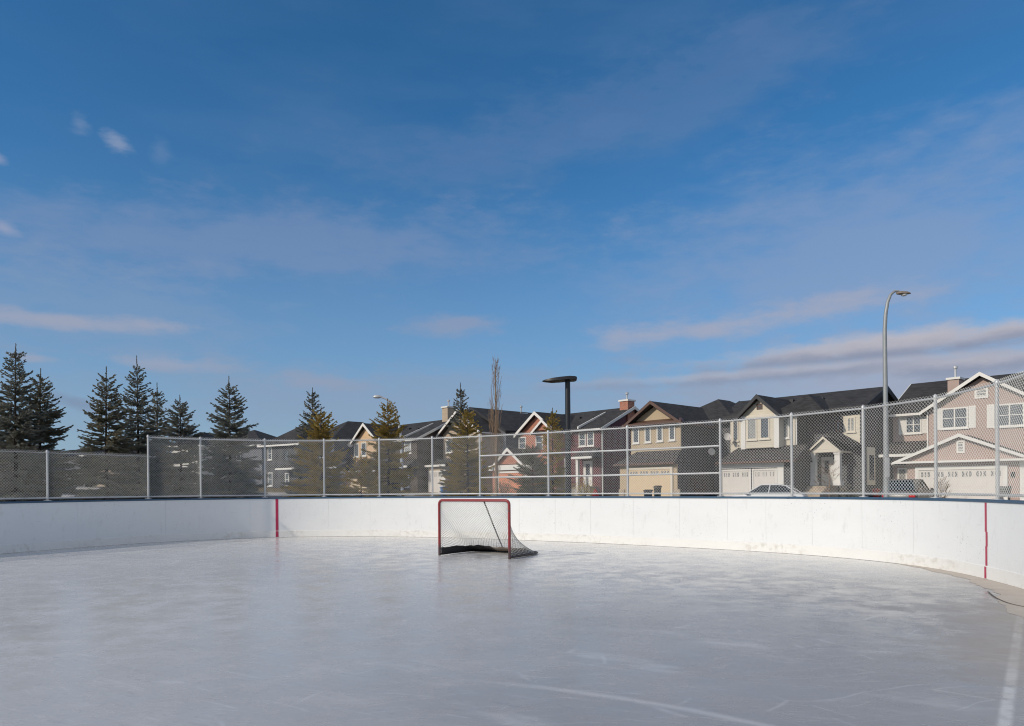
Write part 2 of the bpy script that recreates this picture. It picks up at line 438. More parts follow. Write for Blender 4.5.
# old lines under the ice: soft, worn
def soft_line(dist, half, blur, amt, c, wear):
    global col
    k = n.m('MULTIPLY', n.ramp(n.m('ABSOLUTE', dist), half+blur, half-blur), n.ramp(n.noise(ic, 4.0, 6, .7), wear-.16, wear+.16))
    col = n.mix(n.m('MULTIPLY', k, amt), col, c)
la, lc = on_ice(1021,611), on_ice(1003,735); ld = (lc-la).normalized(); ln_ = Vector((-ld.y,ld.x,0))
along = n.m('ADD', n.m('MULTIPLY', sp0[0], ld.x), n.m('MULTIPLY', sp0[1], ld.y))
dist = n.m('SUBTRACT', n.m('ADD', n.m('MULTIPLY', sp0[0], ln_.x), n.m('MULTIPLY', sp0[1], ln_.y)), la.dot(ln_))
lcol = col
soft_line(dist, .036, .018, .8, (.66,.655,.64), .40)
p1_, p2_, p3_ = on_ice(520,685), on_ice(662,705), on_ice(752,723)
def circ(a,b_,c):
    d_ = 2*(a.x*(b_.y-c.y)+b_.x*(c.y-a.y)+c.x*(a.y-b_.y)); sq = lambda p: p.x*p.x+p.y*p.y
    return Vector(((sq(a)*(b_.y-c.y)+sq(b_)*(c.y-a.y)+sq(c)*(a.y-b_.y))/d_, (sq(a)*(c.x-b_.x)+sq(b_)*(a.x-c.x)+sq(c)*(b_.x-a.x))/d_, 0))
cc_ = circ(p1_,p2_,p3_); rad_ = (p1_-cc_).length
dd_ = n.m('SUBTRACT', n.m('SQRT', n.m('ADD', n.m('POWER', n.m('SUBTRACT', sp0[0], cc_.x), 2.0), n.m('POWER', n.m('SUBTRACT', sp0[1], cc_.y), 2.0))), rad_)
dd_ = n.m('ADD', dd_, n.m('MULTIPLY', n.m('SUBTRACT', i2, .5), .08))
keep = n.ramp(sp0[0], -.6, .5)
kk = n.m('MULTIPLY', n.m('MULTIPLY', n.ramp(n.m('ABSOLUTE', dd_), .075, .0), keep), .42)
col = n.mix(kk, col, (.70,.69,.68))
# skate cuts
# skate cuts
for k,(ang,sx,thr,vs) in enumerate([(20,.35,.012,1.3),(75,.3,.010,1.3),(130,.4,.010,1.3),(48,.2,.012,3.1),(100,.22,.012,2.7),(160,.2,.012,3.5)]):
    vo = n.n.new('ShaderNodeTexVoronoi'); vo.feature = 'DISTANCE_TO_EDGE'; vo.inputs['Scale'].default_value = vs
    nz = n.n.new('ShaderNodeTexNoise'); nz.inputs['Scale'].default_value = .6; n.put(nz.inputs['Vector'], ic)
    wob = n.n.new('ShaderNodeVectorMath'); wob.operation = 'MULTIPLY_ADD'
    n.put(wob.inputs[0], nz.outputs['Color']); wob.inputs[1].default_value = (.8,.8,0); n.put(wob.inputs[2], ic)
    n.put(vo.inputs['Vector'], n.mapping(wob.outputs[0], (sx,2.0,1), (0,0,R(ang)), (k*3.3,k*1.7,0)))
    line = n.m('MULTIPLY', n.ramp(vo.outputs['Distance'], thr, 0), n.ramp(n.noise(ic, .9+k*.2, 3), .48, .62))
    col = n.mix(n.m('MULTIPLY', line, .26), col, (.76,.76,.77))
# thin ice worn to concrete by the right-hand boards
sp = n.sep(ic)
uu = n.m('SUBTRACT', n.m('MULTIPLY', sp[0], math.cos(A30)), n.m('MULTIPLY', sp[1], math.sin(A30)))
wear = n.ramp(n.m('ADD', uu, n.m('ADD', n.m('MULTIPLY', n.m('SUBTRACT', i1, .5), 3.5), n.m('MULTIPLY', n.m('SUBTRACT', i2,.5), 1.6))), -.2, 1.1)
worn = n.mix(i3, (.36,.325,.29), (.52,.47,.42))
col = n.mix(n.m('MULTIPLY', wear, .75), col, worn)
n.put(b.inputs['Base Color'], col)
n.put(b.inputs['Roughness'], n.m('ADD', n.m('MULTIPLY_ADD', n.ramp(i2,.3,.7), .20, .14), n.m('MULTIPLY', wear, .3)))
n.put(b.inputs['Normal'], n.bump(n.m('ADD', n.m('MULTIPLY', i2, .7), n.m('MULTIPLY', i3, .15)), .013, .55))
M['ice'] = m
ib = MB(); ring = [offc(i,.02,0.0) for i in range(0,NC,3)]
# fan of quads towards the rink's long axis
mid = [Vector((curve[0].x,curve[0].y,0)), Vector((curve[-1].x,curve[-1].y,0))]
ib.v = ring; ib.f = [tuple(range(len(ring)))[::-1]]
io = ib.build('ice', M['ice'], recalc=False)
bm = bmesh.new(); bm.from_mesh(io.data); bmesh.ops.triangulate(bm, faces=bm.faces)
bm.normal_update()
for f_ in bm.faces:
    if f_.normal.z < 0: f_.normal_flip()
bm.to_mesh(io.data); bm.free()
tag(io, None, None, kind='structure')
pad = MB(); pad.v = [offc(i,1.6,-.02) for i in range(0,NC,9)]; pad.f = [tuple(range(len(pad.v)))]
tag(pad.build('concrete_pad', M['concrete']), None, None, kind='structure')

def flat_strip(name, P, wid, m_, z=.007, label=None, cat=None):
    q = MB()
    for i,p in enumerate(P):
        a = P[max(i-1,0)]; c = P[min(i+1,len(P)-1)]; t = (c-a).normalized(); nn = Vector((-t.y,t.x,0))*(wid/2)
        q.v += [(p.x+nn.x,p.y+nn.y,z),(p.x-nn.x,p.y-nn.y,z)]
    for i in range(len(P)-1): q.f.append((2*i,2*i+1,2*i+3,2*i+2))
    o = q.build(name, m_); return tag(o, label, cat)
M['crack'] = plain('dark_crack_filler', (.09,.075,.065), .7)
o = flat_strip('crack', catmull([on_ice(x,y) for x,y in ((988,592),(994,597),(1003,601.5),(1014,605),(1032,608.5))], .05), .022, M['crack'], .008); tag(o,'thin dark curved crack in the bare pad by the red board stripe','crack')
# strip of bare pad along the foot of the right-hand boards
m, n, b = mat('bare_tan_pad', .7)
q_ = n.noise(n.coord(), 3, 6, .65)
n.put(b.inputs['Base Color'], n.mix(q_, (.42,.36,.30), (.62,.56,.49))); n.put(b.inputs['Normal'], n.bump(q_, .01)); M['bare'] = m
i0, i1 = idx_at(890), NC-4; q = MB(); r5 = random.Random(5); wob = 0
for k,i in enumerate(range(i0,i1,3)):
    f_ = (i-i0)/(i1-i0); wob = wob*.8+r5.uniform(-.06,.06); wd = max(.02, min(1.0,(i-i0)/108)*.75*(1 if f_<.7 else 1)+wob*min(1,(i-i0)/30))
    q.v += [offc(i,.01,.003), offc(i,-wd,.003)]
for k in range(len(q.v)//2-1): q.f.append((2*k,2*k+1,2*k+3,2*k+2))
tag(q.build('bare_pad', M['bare']), None, None, kind='structure')
# ------------------------------------------------------------------ boards
m, n, b = mat('white_board_plastic', .35)
bc = n.coord(); zz = n.sep(bc)[2]
s1 = n.noise(n.mapping(bc,(1,1,2.5)), .8, 5); s2 = n.noise(n.mapping(bc,(1,1,.4)), 7, 5, .7); s3 = n.noise(n.mapping(bc,(2,2,2)), 16, 3)
cc = n.mix(s1, (.70,.715,.725), (.79,.80,.80))
cc = n.mix(n.m('MULTIPLY', n.ramp(s2,.54,.76), .4), cc, (.54,.54,.53))
cc = n.mix(n.m('MULTIPLY', n.m('MULTIPLY', n.ramp(s3,.655,.71), n.ramp(n.noise(bc,.9,3),.46,.60)), .65), cc, (.24,.24,.25))
sk = n.noise(n.mapping(bc,(.8,.8,9)), 3.2, 5, .7); cc = n.mix(n.m('MULTIPLY', n.ramp(sk,.63,.70), .30), cc, (.42,.42,.43))
n.put(b.inputs['Base Color'], cc); M['board'] = m
m, n, b = mat('kick_plate_plastic', .4)
bc = n.coord(); s1 = n.noise(n.mapping(bc,(1,1,1)), 1.3, 5); s2 = n.noise(bc, 9, 4)
cc = n.mix(s1, (.72,.715,.69), (.79,.785,.765)); cc = n.mix(n.m('MULTIPLY', n.m('MULTIPLY', n.ramp(s2,.44,.72), n.ramp(n.noise(bc,.7,4),.42,.62)), .6), cc, (.52,.49,.44))
n.put(b.inputs['Base Color'], cc); M['kick'] = m
M['cap'] = plain('dark_blue_cap_rail', (.035,.085,.15), .45, 0, .25, 2)
M['stripe'] = plain('red_stripe_film', (.42,.02,.075), .4, 0, .2, 5)
boards = thing('rink_boards', 'white curved rink boards with a dark blue cap rail around the ice', 'rink boards', tuple(curve[NC//2]))
bo = Vector(boards.location)
def local(mb): mb.v = [(x-bo.x,y-bo.y,z-bo.z) for x,y,z in mb.v]; return mb
BH = 1.215
seams = sorted([idx_at(x) for x in (329,370,407,466,520,556,590,634,680,727,767,812,862,914,967,1013)])
first = []; k = seams[0]-48
while k > 24: first.append(k); k -= 48
last = []; k = seams[-1]+48
while k < NC-24: last.append(k); k += 48
allseams = [0]+sorted(first)+seams+last+[NC-1]
for i in range(len(allseams)-1):
    a_, b_ = allseams[i], allseams[i+1]
    q = MB()
    # a 6 mm open joint at each end
    sweep(q, a_, b_, [(0,.012),(0,BH),(.035,BH),(.035,.012)])
    for idx in range(4):
        t = tang(a_)*.0014; x,y,z = q.v[idx]; q.v[idx] = (x+t.x,y+t.y,z)
        t = tang(b_)*.0014; x,y,z = q.v[-1-idx]; q.v[-1-idx] = (x-t.x,y-t.y,z)
    local(q).build('panel', M['board'], boards)
q = MB(); sweep(q, 0, NC-1, [(-.012,.006),(-.012,.20),(-.001,.212),(-.001,.006)]); local(q).build('kick_plate', M['kick'], boards)
q = MB(); sweep(q, 0, NC-1, [(.045,.02),(.045,1.1),(.06,1.1),(.06,.02)]); local(q).build('backing', M['galv'], boards)
q = MB(); sweep(q, 0, NC-1, [(-.016,BH+.003),(-.016,BH+.04),(-.010,BH+.048),(.11,BH+.048),(.12,BH+.04),(.12,BH+.003)]); local(q).build('cap_rail', M['cap'], boards)
for px_, wd, kink in ((277,.085,0),(986,.06,1)):
    i = idx_at(px_); q = MB()
    c = curve[i]; t = tang(i)*(wd/2); nn = outn(i)
    for z0,z1,of,dx in ((.214,.52,-.004,.010*kink),(.52,.75,-.004,.022*kink),(.75,BH-.004,-.004,0),(.012,.199,-.0155,0)):
        sh = tang(i)*dx
        p0 = c+nn*of-t+sh; p1 = c+nn*of+t+sh
        nx_ = tang(i)*(.0 if dx==0 else 0)
        q.add([(p0.x,p0.y,z0),(p1.x,p1.y,z0),(p1.x,p1.y,z1),(p0.x,p0.y,z1)],[(0,1,2,3)])
    local(q).build('red_stripe', M['stripe'], boards)

# ------------------------------------------------------------------ chain link fences
FO = .055                      # stands over the cap rail's middle
def fence(name, label, posts, ztop, midbays=(), extra_top=None, skip_last=False):
    base = curve[posts[len(posts)//2]]
    root = thing(name, label, 'fence', (base.x,base.y,BH+.06))
    def L(mb): mb.v = [(x-base.x,y-base.y,z-BH-.06) for x,y,z in mb.v]; return mb
    P = [Vector(offc(i,FO,0)) for i in posts]
    for k,p in enumerate(P):
        if skip_last and k == len(P)-1: continue
        zt = ztop+.03 if not (extra_top and k in extra_top) else extra_top[k]
        q = MB(); q.tube([(p.x,p.y,BH+.049),(p.x,p.y,zt)], .029, 10); q.lathe([(.037,zt-.03),(.038,zt),(.026,zt+.03),(.004,zt+.05)],10,(p.x,p.y))
        q.lathe([(.085,BH+.049),(.085,BH+.064)],12,(p.x,p.y))
        L(q).build('post', M['galv'], root, smooth=True)
    for k in range(len(P)-1):
        a, c = P[k], P[k+1]; d_ = (c-a); Ln = d_.length; d_.normalize(); nn = Vector((-d_.y,d_.x,0))
        q = MB(); q.tube([a+Vector((0,0,ztop)), c+Vector((0,0,ztop))], .009 if skip_last else .02, 8); L(q).build('top_rail', M['galv'], root, smooth=True)
        q = MB(); q.tube([a+Vector((0,0,BH+.12)), c+Vector((0,0,BH+.12))], .020, 8); L(q).build('bottom_rail', M['galv'], root, smooth=True)
        if k in midbays:
            for z in (2.47,1.82):
                q = MB(); q.tube([a+Vector((0,0,z)), c+Vector((0,0,z))], .024, 8); L(q).build('mid_rail', M['galv'], root, smooth=True)
        # woven wire: two families of diagonal wires, a small zigzag weave apart
        q = MB(); z0, z1 = BH+.085, ztop+.055; Hh = z1-z0; pitch = .070; rw = .0026
        for fam in (0,1):
            off = nn*(-.028 - .006*fam)
            s_ = -Hh
            while s_ < Ln:
                x0, x1 = max(0,s_), min(Ln,s_+Hh)
                if x1-x0 > .01:
                    za, zb = (x0-s_, x1-s_)
                    if fam: za, zb = Hh-za, Hh-zb
                    pa = a+d_*x0+off+Vector((0,0,z0+za)); pb = a+d_*x1+off+Vector((0,0,z0+zb))
                    q.tube([pa,pb], rw, 3, cap=False)
                s_ += pitch
        L(q).build('wire_mesh', M['wire'], root, recalc=False)
    return root
i46, i147 = idx_fence(47), idx_fence(148)
sp_ = 17
lowposts = sorted([i46-k*63 for k in range(0,7) if i46-k*63 > 2]) + [i147]
tall = [i147]+[idx_fence(x) for x in (202,265,324,380,433,480,549,628.5,720.5,792.5,864.5,937,999)]
k = tall[-1]
for j in range(7):
    if k+54 < NC-2: k += 54; tall.append(k)
fence('chain_link_fence','low stretch of chain link fence above the shaded left boards',lowposts, 2.5, skip_last=True)
fence('chain_link_fence','tall galvanised chain link fence curving above the sunlit end boards', tall, 3.05, midbays=(6,7,8))

# ------------------------------------------------------------------ hockey goal
pl, pr = on_ice(439.6,555.4), on_ice(509.6,559.3)
gc_ = (pl+pr)/2; gd = (pr-pl).normalized(); grz = math.atan2(gd.y, gd.x); W = (pr-pl).length/2
GH = 1.235
goal = thing('hockey_goal','red framed hockey goal with slack white net on the ice','goal',(gc_.x,gc_.y,.004),grz)
m, n, b = mat('chipped_red_frame_paint', .4)
gcc = n.coord(); zz = n.sep(gcc)[2]
k1 = n.noise(gcc, 9, 5, .7)
cc = n.mix(n.noise(gcc,3,3), (.21,.022,.026), (.30,.034,.038)); cc = n.mix(n.ramp(k1,.60,.66), cc, (.10,.075,.07))
low = n.m('MULTIPLY', n.ramp(n.m('ADD', zz, n.m('MULTIPLY', k1, .3)), .48, .3), .9)
n.put(b.inputs['Base Color'], n.mix(low, cc, (.05,.04,.042))); M['goalred'] = m
M['net'] = plain('dirty_white_net_cord', (.56,.56,.53), .9, 0, .2, 6)
M['skirt'] = plain('black_canvas_skirt', (.022,.021,.022), .85, 0, .4, 5, .01)
M['skirt_dirty'] = plain('frosted_brown_canvas', (.19,.165,.145), .85, 0, .5, 7, .01)
M['steel_dark'] = plain('dark_painted_tube', (.045,.03,.03), .5)
rr = .03; cr = .09
arc = [(-W, 0)]
fp = [(-W,0,0),(-W,0,GH-cr)]+[(-W+cr-cr*math.cos(q),0,GH-cr+cr*math.sin(q)) for q in [R(15*k) for k in range(1,7)]]
fp += [(W-cr+cr*math.sin(q),0,GH-cr+cr*math.cos(q)) for q in [R(15*k) for k in range(0,7)]]+[(W,0,0)]
MB().tube(fp, rr, 12).build('front_frame', M['goalred'], goal, smooth=True)
DP = 1.42
def depth(bp): return .03 + .40*bp + (DP-.43)*bp**3.6
def netpt(phi, bp):
    a = math.sin(phi*math.pi/2); z = GH*(1-bp)+.015
    D = depth(bp)
    sag = .03*math.sin(phi*9+bp*4)*bp
    return (W*a*(.985+.10*bp**3*min(1,D)*(1-abs(a)**14)), (D + sag*.6)*(1-abs(a)**14), max(.012, z))
bf = [netpt(-1+2*k/40, 1.0) for k in range(41)]; bf = [(x,max(y,0),.03) for x,y,z in bf]
MB().tube(bf, .022, 8).build('base_frame', M['steel_dark'], goal, smooth=True)
MB().tube([(.30*W,.02,GH-.03),(.08*W,.70,GH*.5),(-.14*W,DP-.02,.035)], .016, 8).build('support_bar', M['steel_dark'], goal, smooth=True)
q = MB()
npz, nbz = 92, 40
def cord(f0, b0, f1, b1):
    n_ = 14; P = [netpt(f0+(f1-f0)*k/n_, b0+(b1-b0)*k/n_) for k in range(n_+1)]
    q.tube(P, .0044, 3, cap=False)
slope = 1.25
step = 2/40
k = -1-slope
while k < 1:
    for sg in (1,-1):
        f0, f1 = k, k+slope; b0, b1 = 0.0, 1.0
        if f0 < -1: b0 = (-1-f0)/slope; f0 = -1
        if f1 > 1: b1 = (1-k)/slope; f1 = 1
        if b1-b0 > .01:
            if sg > 0: cord(f0,b0,f1,b1)
            else: cord(-f0,b0,-f1,b1)
    k += step
q.build('net', M['net'], goal, recalc=False)
# canvas skirt along the back and sides
def skirt(p0, p1, h0, name, m_):
    s_ = MB(); n_ = 60
    for k in range(n_+1):
        ph = p0+(p1-p0)*k/n_; hk = h0*(1+.05*math.sin(ph*13)+.05*math.sin(ph*31)); wob = .015*math.sin(ph*17)
        for z in (.008, hk*.5, hk):
            x,y,_ = netpt(ph, 1-z/GH); y = max(y-.035+wob*(z>.01),.02); s_.v.append((x*.98,y,z))
    for k in range(n_):
        for j in range(2): s_.f.append((k*3+j,(k+1)*3+j,(k+1)*3+j+1,k*3+j+1))
    o = s_.build(name, m_, goal, smooth=True)
    md = o.modifiers.new('solid','SOLIDIFY'); md.thickness = .012
skirt(-.97,-.13,.17,'skirt',M['skirt']); skirt(-.125,.97,.15,'skirt',M['skirt_dirty'])

# ------------------------------------------------------------------ houses
class House:
    def __init__(s, name, label, px, Z, ang=47, group='houses in a row along the street'):
        s.a = R(ang); t,_ = ray(px, 440)
        s.O = Vector((t*Z, Z, 0)); s.g = gnd(s.O.x, s.O.y)-.05
        s.u = Vector((math.cos(s.a), -math.sin(s.a),0)); s.n = Vector((math.sin(s.a), math.cos(s.a),0))
        s.root = thing(name, label, 'house', (s.O.x,s.O.y,s.g), -s.a, group)
    def at(s, px, py, d=0):
        t,e = ray(px,py); lam = (s.O.dot(s.n)+d)/(t*s.n.x+s.n.y)
        p = Vector((t*lam, lam, 0))
        return (p-s.O).dot(s.u), HC+e*lam-s.g
    def x(s, px, d=0, py=440): return s.at(px,py,d)[0]
    def z(s, px, py, d=0): return s.at(px,py,d)[1]
    def wall(s, x0,x1,y0,y1,z0,z1,m_, name='wall'): return MB().box(x0,x1,y0,y1,z0,z1).build(name, m_, s.root)
    def gable_wall(s, x0,x1,z0,z1,y0,y1,m_,name='gable'):   # triangle facing the front
        return MB().ext_y([(x0,z0),(x1,z0),((x0+x1)/2,z1)],y0,y1).build(name,m_,s.root)
    def roof_front(s, x0,x1,ze,za,y0,y1,m_,fm,ov=.35,t=.16,fw=.2, name='roof', xa=None):
        """gable roof with its ridge running back from the street"""
        xa = (x0+x1)/2 if xa is None else xa; sl = (za-ze)/(xa-x0); sr = (za-ze)/(x1-xa)
        a0, a1 = x0-ov, x1+ov; z0 = ze-sl*ov; z1 = ze-sr*ov
        r_ = MB().ext_y([(a0,z0),(xa,za),(a1,z1),(a1,z1-t),(xa,za-t),(a0,z0-t)],y0,y1).build(name,m_,s.root)
        MB().ext_y([(a0-.02,z0+.02),(xa,za+.03),(a1+.02,z1+.02),(a1+.02,z1-fw),(xa,za-fw-.02),(a0-.02,z0-fw)],y0-.05,y0-.004).build('fascia',fm,r_)
        for xx,z_ in ((a0,z0),(a1,z1)):
            sg = -1 if xx==a0 else 1
            MB().box(min(xx+sg*.006,xx+sg*.08),max(xx+sg*.006,xx+sg*.08),y0+.01,y1,z_-.13,z_-.01).build('gutter',fm,r_)
        return r_
    def roof_side(s, y0,y1,ze,zr,x0,x1,m_,fm,ov=.35,t=.16,fw=.2,name='roof',yr=None, rear=True):
        """gable roof with its ridge parallel to the street"""
        yr = (y0+y1)/2 if yr is None else yr; sl = (zr-ze)/(yr-y0); sr = (zr-ze)/(y1-yr)
        a0,a1 = y0-ov,y1+ov; z0 = ze-sl*ov; z1 = ze-sr*ov
        r_ = MB().ext_x([(a0,z0),(yr,zr),(a1,z1),(a1,z1-t),(yr,zr-t),(a0,z0-t)],x0,x1).build(name,m_,s.root)
        for xx,sg in ((x0,-1),(x1,1)):
            lo,hi = sorted((xx+sg*.004,xx+sg*.05))
            MB().ext_x([(a0-.02,z0+.02),(yr,zr+.03),(a1+.02,z1+.02),(a1+.02,z1-fw),(yr,zr-fw-.02),(a0-.02,z0-fw)],lo,hi).build('fascia',fm,r_)
        MB().box(x0,x1,a0-.11,a0-.006,z0-.15,z0-.0).build('gutter',fm,r_)
        for fx,fy in ((.45,.62),(.66,.55)):
            yy = a0+(yr-a0)*fy; zv = z0+(zr-z0)*fy; xv = x0+(x1-x0)*fx
            MB().box(xv-.15,xv+.15,yy-.15,yy+.15,zv-.12,zv+.14).build('roof_vent',M['dark_trim'],r_)
        return r_
    def side_gable(s, x0,x1,y0,y1,z0,zr,m_,yr=None):
        yr = (y0+y1)/2 if yr is None else yr
        return MB().ext_x([(y0,z0),(y1,z0),(yr,zr)],x0,x1).build('gable',m_,s.root)
    def hip(s, x0,x1,y0,y1,ze,za,m_,fm,ov=.4,ridge='auto',name='roof'):
        x0-=ov;x1+=ov;y0-=ov;y1+=ov; wx,wy = x1-x0,y1-y0
        if wx >= wy: r0,r1 = (x0+wy/2,(y0+y1)/2),(x1-wy/2,(y0+y1)/2)
        else: r0,r1 = ((x0+x1)/2,y0+wx/2),((x0+x1)/2,y1-wx/2)
        q = MB(); v = [(x0,y0,ze),(x1,y0,ze),(x1,y1,ze),(x0,y1,ze),(*r0,za),(*r1,za)]
        if wx >= wy: f = [(0,1,5,4),(1,2,5),(2,3,4,5),(3,0,4),(0,3,2,1)]
        else: f = [(0,1,4),(1,2,5,4),(2,3,5),(3,0,4,5),(0,3,2,1)]
        if abs(wx-wy) < 1e-4: pass
        q.add(v,f); r_ = q.build(name,m_,s.root)
        g = MB()
        g.box(x0-.07,x1+.07,y0-.08,y0-.004,ze-.14,ze+.03); g.box(x0-.08,x0-.004,y0,y1,ze-.14,ze+.03); g.box(x1+.004,x1+.08,y0,y1,ze-.14,ze+.03)
        g.build('fascia',fm,r_); return r_
    def pent(s, x0,x1,ylo,yhi,zlo,zhi,m_,fm,hipl=0,hipr=0,fw=.16):
        """sloping skirt roof over the garage or porch"""
        q = MB(); t=.1
        v = [(x0,ylo,zlo),(x1,ylo,zlo),(x1-hipr,yhi,zhi),(x0+hipl,yhi,zhi),(x0,ylo,zlo-t),(x1,ylo,zlo-t),(x1,yhi,zlo-t),(x0,yhi,zlo-t)]
        q.add(v,[(0,1,2,3),(4,7,6,5),(0,4,5,1),(1,5,6,2),(3,2,6,7),(0,3,7,4)])
        r_ = q.build('skirt_roof',m_,s.root)
        MB().box(x0-.03,x1+.03,ylo-.09,ylo-.004,zlo-fw,zlo+.02).build('gutter',fm,r_); return r_
    def window(s, px0,py0,px1,py1,d,fm='trim',pane='glass',cols=1,rows=1,shut=None,fw=.09,sill=True,top=None):
        x0,x1 = s.x(px0,d),s.x(px1,d); pc=(px0+px1)/2; z1,z0 = s.z(pc,py0,d),s.z(pc,py1,d)
        return s.window_l(x0,x1,z0,z1,d,fm,pane,cols,rows,shut,fw,sill)
    def window_l(s, x0,x1,z0,z1,d,fm='trim',pane='glass',cols=1,rows=1,shut=None,fw=.09,sill=True):
        q = MB(); y0,y1 = d-.055,d+.02
        q.box(x0,x0+fw,y0,y1,z0,z1); q.box(x1-fw,x1,y0,y1,z0,z1); q.box(x0+fw,x1-fw,y0,y1,z1-fw,z1); q.box(x0+fw,x1-fw,y0,y1,z0,z0+fw)
        for k in range(1,cols):
            xx = x0+(x1-x0)*k/cols; q.box(xx-fw*.4,xx+fw*.4,y0+.008,y1,z0+fw,z1-fw)
        for k in range(1,rows):
            zz_ = z0+(z1-z0)*k/rows; q.box(x0+fw,x1-fw,y0+.014,y1,zz_-.022,zz_+.022)
        w_ = q.build('window',M[fm],s.root)
        MB().box(x0+fw*.9,x1-fw*.9,d-.022,d-.006,z0+fw*.9,z1-fw*.9).build('pane',M[pane],w_)
        if sill: MB().box(x0-.06,x1+.06,d-.11,d-.002,z0-.07,z0-.003).build('sill',M[fm],w_)
        if shut:
            wd = .38
            for xa in (x0-wd-.02,x1+.02):
                p = MB().box(xa,xa+wd,d-.04,d-.002,z0-.03,z1+.03)
                for k in range(12): 
                    zz_ = z0+(z1-z0)*(k+.5)/12; p.box(xa+.05,xa+wd-.05,d-.052,d-.041,zz_-.035,zz_+.02)
                p.build('shutter',M[shut],s.root)
        return w_
    def garage_door(s, x0,x1,z0,z1,d,m_,fm,cols=4,groups=None,frame=.14,winrow=True):
        f = MB().box(x0-frame,x0,d-.06,d+.05,z0,z1+frame).box(x1,x1+frame,d-.06,d+.05,z0,z1+frame).box(x0,x1,d-.06,d+.05,z1,z1+frame)
        g = MB().box(x0+.002,x1-.002,d+.0,d+.04,z0,z1-.002)
        nrow = 4; hh = (z1-z0)/nrow
        for r_ in range(nrow):
            for c in range(cols):
                if r_ == nrow-1 and winrow: continue
                a,b_ = x0+(x1-x0)*c/cols,x0+(x1-x0)*(c+1)/cols
                g.box(a+.1,b_-.1,d-.012,d+.001,z0+r_*hh+.08,z0+(r_+1)*hh-.08)
            if r_: g.box(x0+.003,x1-.003,d-.004,d+.0005,z0+r_*hh-.006,z0+r_*hh+.006)
        if winrow:
            for c in range(cols):
                a,b_ = x0+(x1-x0)*c/cols,x0+(x1-x0)*(c+1)/cols
                for k in (1,2):
                    xx = a+.12+(b_-a-.24)*k/3; g.box(xx-.035,xx+.035,d-.02,d+.001,z1-hh+.13,z1-.12)
        go = g.build('garage_door',m_,s.root)
        f.build('door_frame',fm,go)
        if winrow:
            for c in range(cols):
                a,b_ = x0+(x1-x0)*c/cols,x0+(x1-x0)*(c+1)/cols
                MB().box(a+.12,b_-.12,d-.012,d-.002,z1-hh+.13,z1-.12).build('door_window',M['pale_glass'],go)  # pale pane colour stands in for a reflection
        return go
    def door(s, x0,x1,z0,z1,d,m_='trim'):
        o = MB().box(x0,x1,d-.05,d+.02,z0,z1).build('front_door',M[m_],s.root)
        MB().box(x0+.22*(x1-x0),x0+.78*(x1-x0),d-.062,d-.052,z0+.45*(z1-z0),z0+.92*(z1-z0)).build('door_window',M['glass'],o)
        MB().box(x1-.12,x1-.06,d-.11,d-.052,z0+.95,z0+1.05).build('handle',M['chrome'],o)
        MB().box(x0-.1,x0-.003,d-.06,d+.02,z0,z1+.1).box(x1+.003,x1+.1,d-.06,d+.02,z0,z1+.1).box(x0-.003,x1+.003,d-.06,d+.02,z1+.003,z1+.1).build('door_frame',M['trim'],o)
        return o
    def chimney(s, x0,x1,y0,y1,z0,z1,m_,cap='trim',pipe=.9):
        o = MB().box(x0,x1,y0,y1,z0,z1).build('chimney',m_,s.root)
        MB().box(x0-.08,x1+.08,y0-.08,y1+.08,z1+.002,z1+.14).build('cap',M[cap],o)
        if pipe:
            c = ((x0+x1)/2,(y0+y1)/2); MB().lathe([(.07,z1+.142),(.07,z1+pipe),(.14,z1+pipe+.01),(.14,z1+pipe+.16),(.05,z1+pipe+.2)],10,c).build('flue',M['galv'],o)
    def post(s, x,y,z0,z1,w=.2,m_='trim'):
        MB().box(x-w/2,x+w/2,y-w/2,y+w/2,z0,z1).box(x-w*.7,x+w*.7,y-w*.7,y+w*.7,z0,z0+.25).box(x-w*.65,x+w*.65,y-w*.65,y+w*.65,z1-.14,z1-.002).build('porch_post',M[m_],s.root,)
    def dish(s, p, face):
        o = MB(); c = Vector(p); fdir = Vector(face).normalized()
        rr_ = .27; rows=[(0,0),(.12,.02),(.21,.05),(rr_,.08)]
        up = Vector((0,0,1)); xx = fdir.cross(up).normalized(); yy = xx.cross(fdir)
        n_=14; o.v.append(tuple(c)); 
        for r_,h in rows[1:]:
            for k in range(n_):
                q_=2*math.pi*k/n_; o.v.append(tuple(c+xx*r_*math.cos(q_)+yy*r_*math.sin(q_)+fdir*h))
        for k in range(n_): o.f.append((0,1+k,1+(k+1)%n_))
        for j in range(2):
            for k in range(n_): o.f.append((1+j*n_+k,1+j*n_+(k+1)%n_,1+(j+1)*n_+(k+1)%n_,1+(j+1)*n_+k))
        o.tube([c-fdir*.02, c-fdir*.3-Vector((0,0,.12))],.025,6)
        o.tube([c+yy*-.3+fdir*.05, c+fdir*.36-yy*.12],.012,5); o.box(c.x+fdir.x*.36-.04,c.x+fdir.x*.36+.04,c.y+fdir.y*.36-.04,c.y+fdir.y*.36+.04,c.z-.16,c.z-.06)
        o.build('satellite_dish',M['gdoor_white'],s.root,smooth=True)
    def driveway(s, x0,x1,y0,y1):
        q = MB(); ny=14; nx_=2
        for j in range(ny+1):
            for i in range(nx_+1):
                lx,ly = x0+(x1-x0)*i/nx_, y0+(y1-y0)*j/ny; p = s.O+s.u*lx+s.n*ly
                q.v.append((p.x,p.y,gnd(p.x,p.y)+.01))
        for j in range(ny):
            for i in range(nx_): k=j*(nx_+1)+i; q.f.append((k,k+1,k+nx_+2,k+nx_+1))
        tag(q.build('driveway',M['concrete']),None,None,kind='structure')

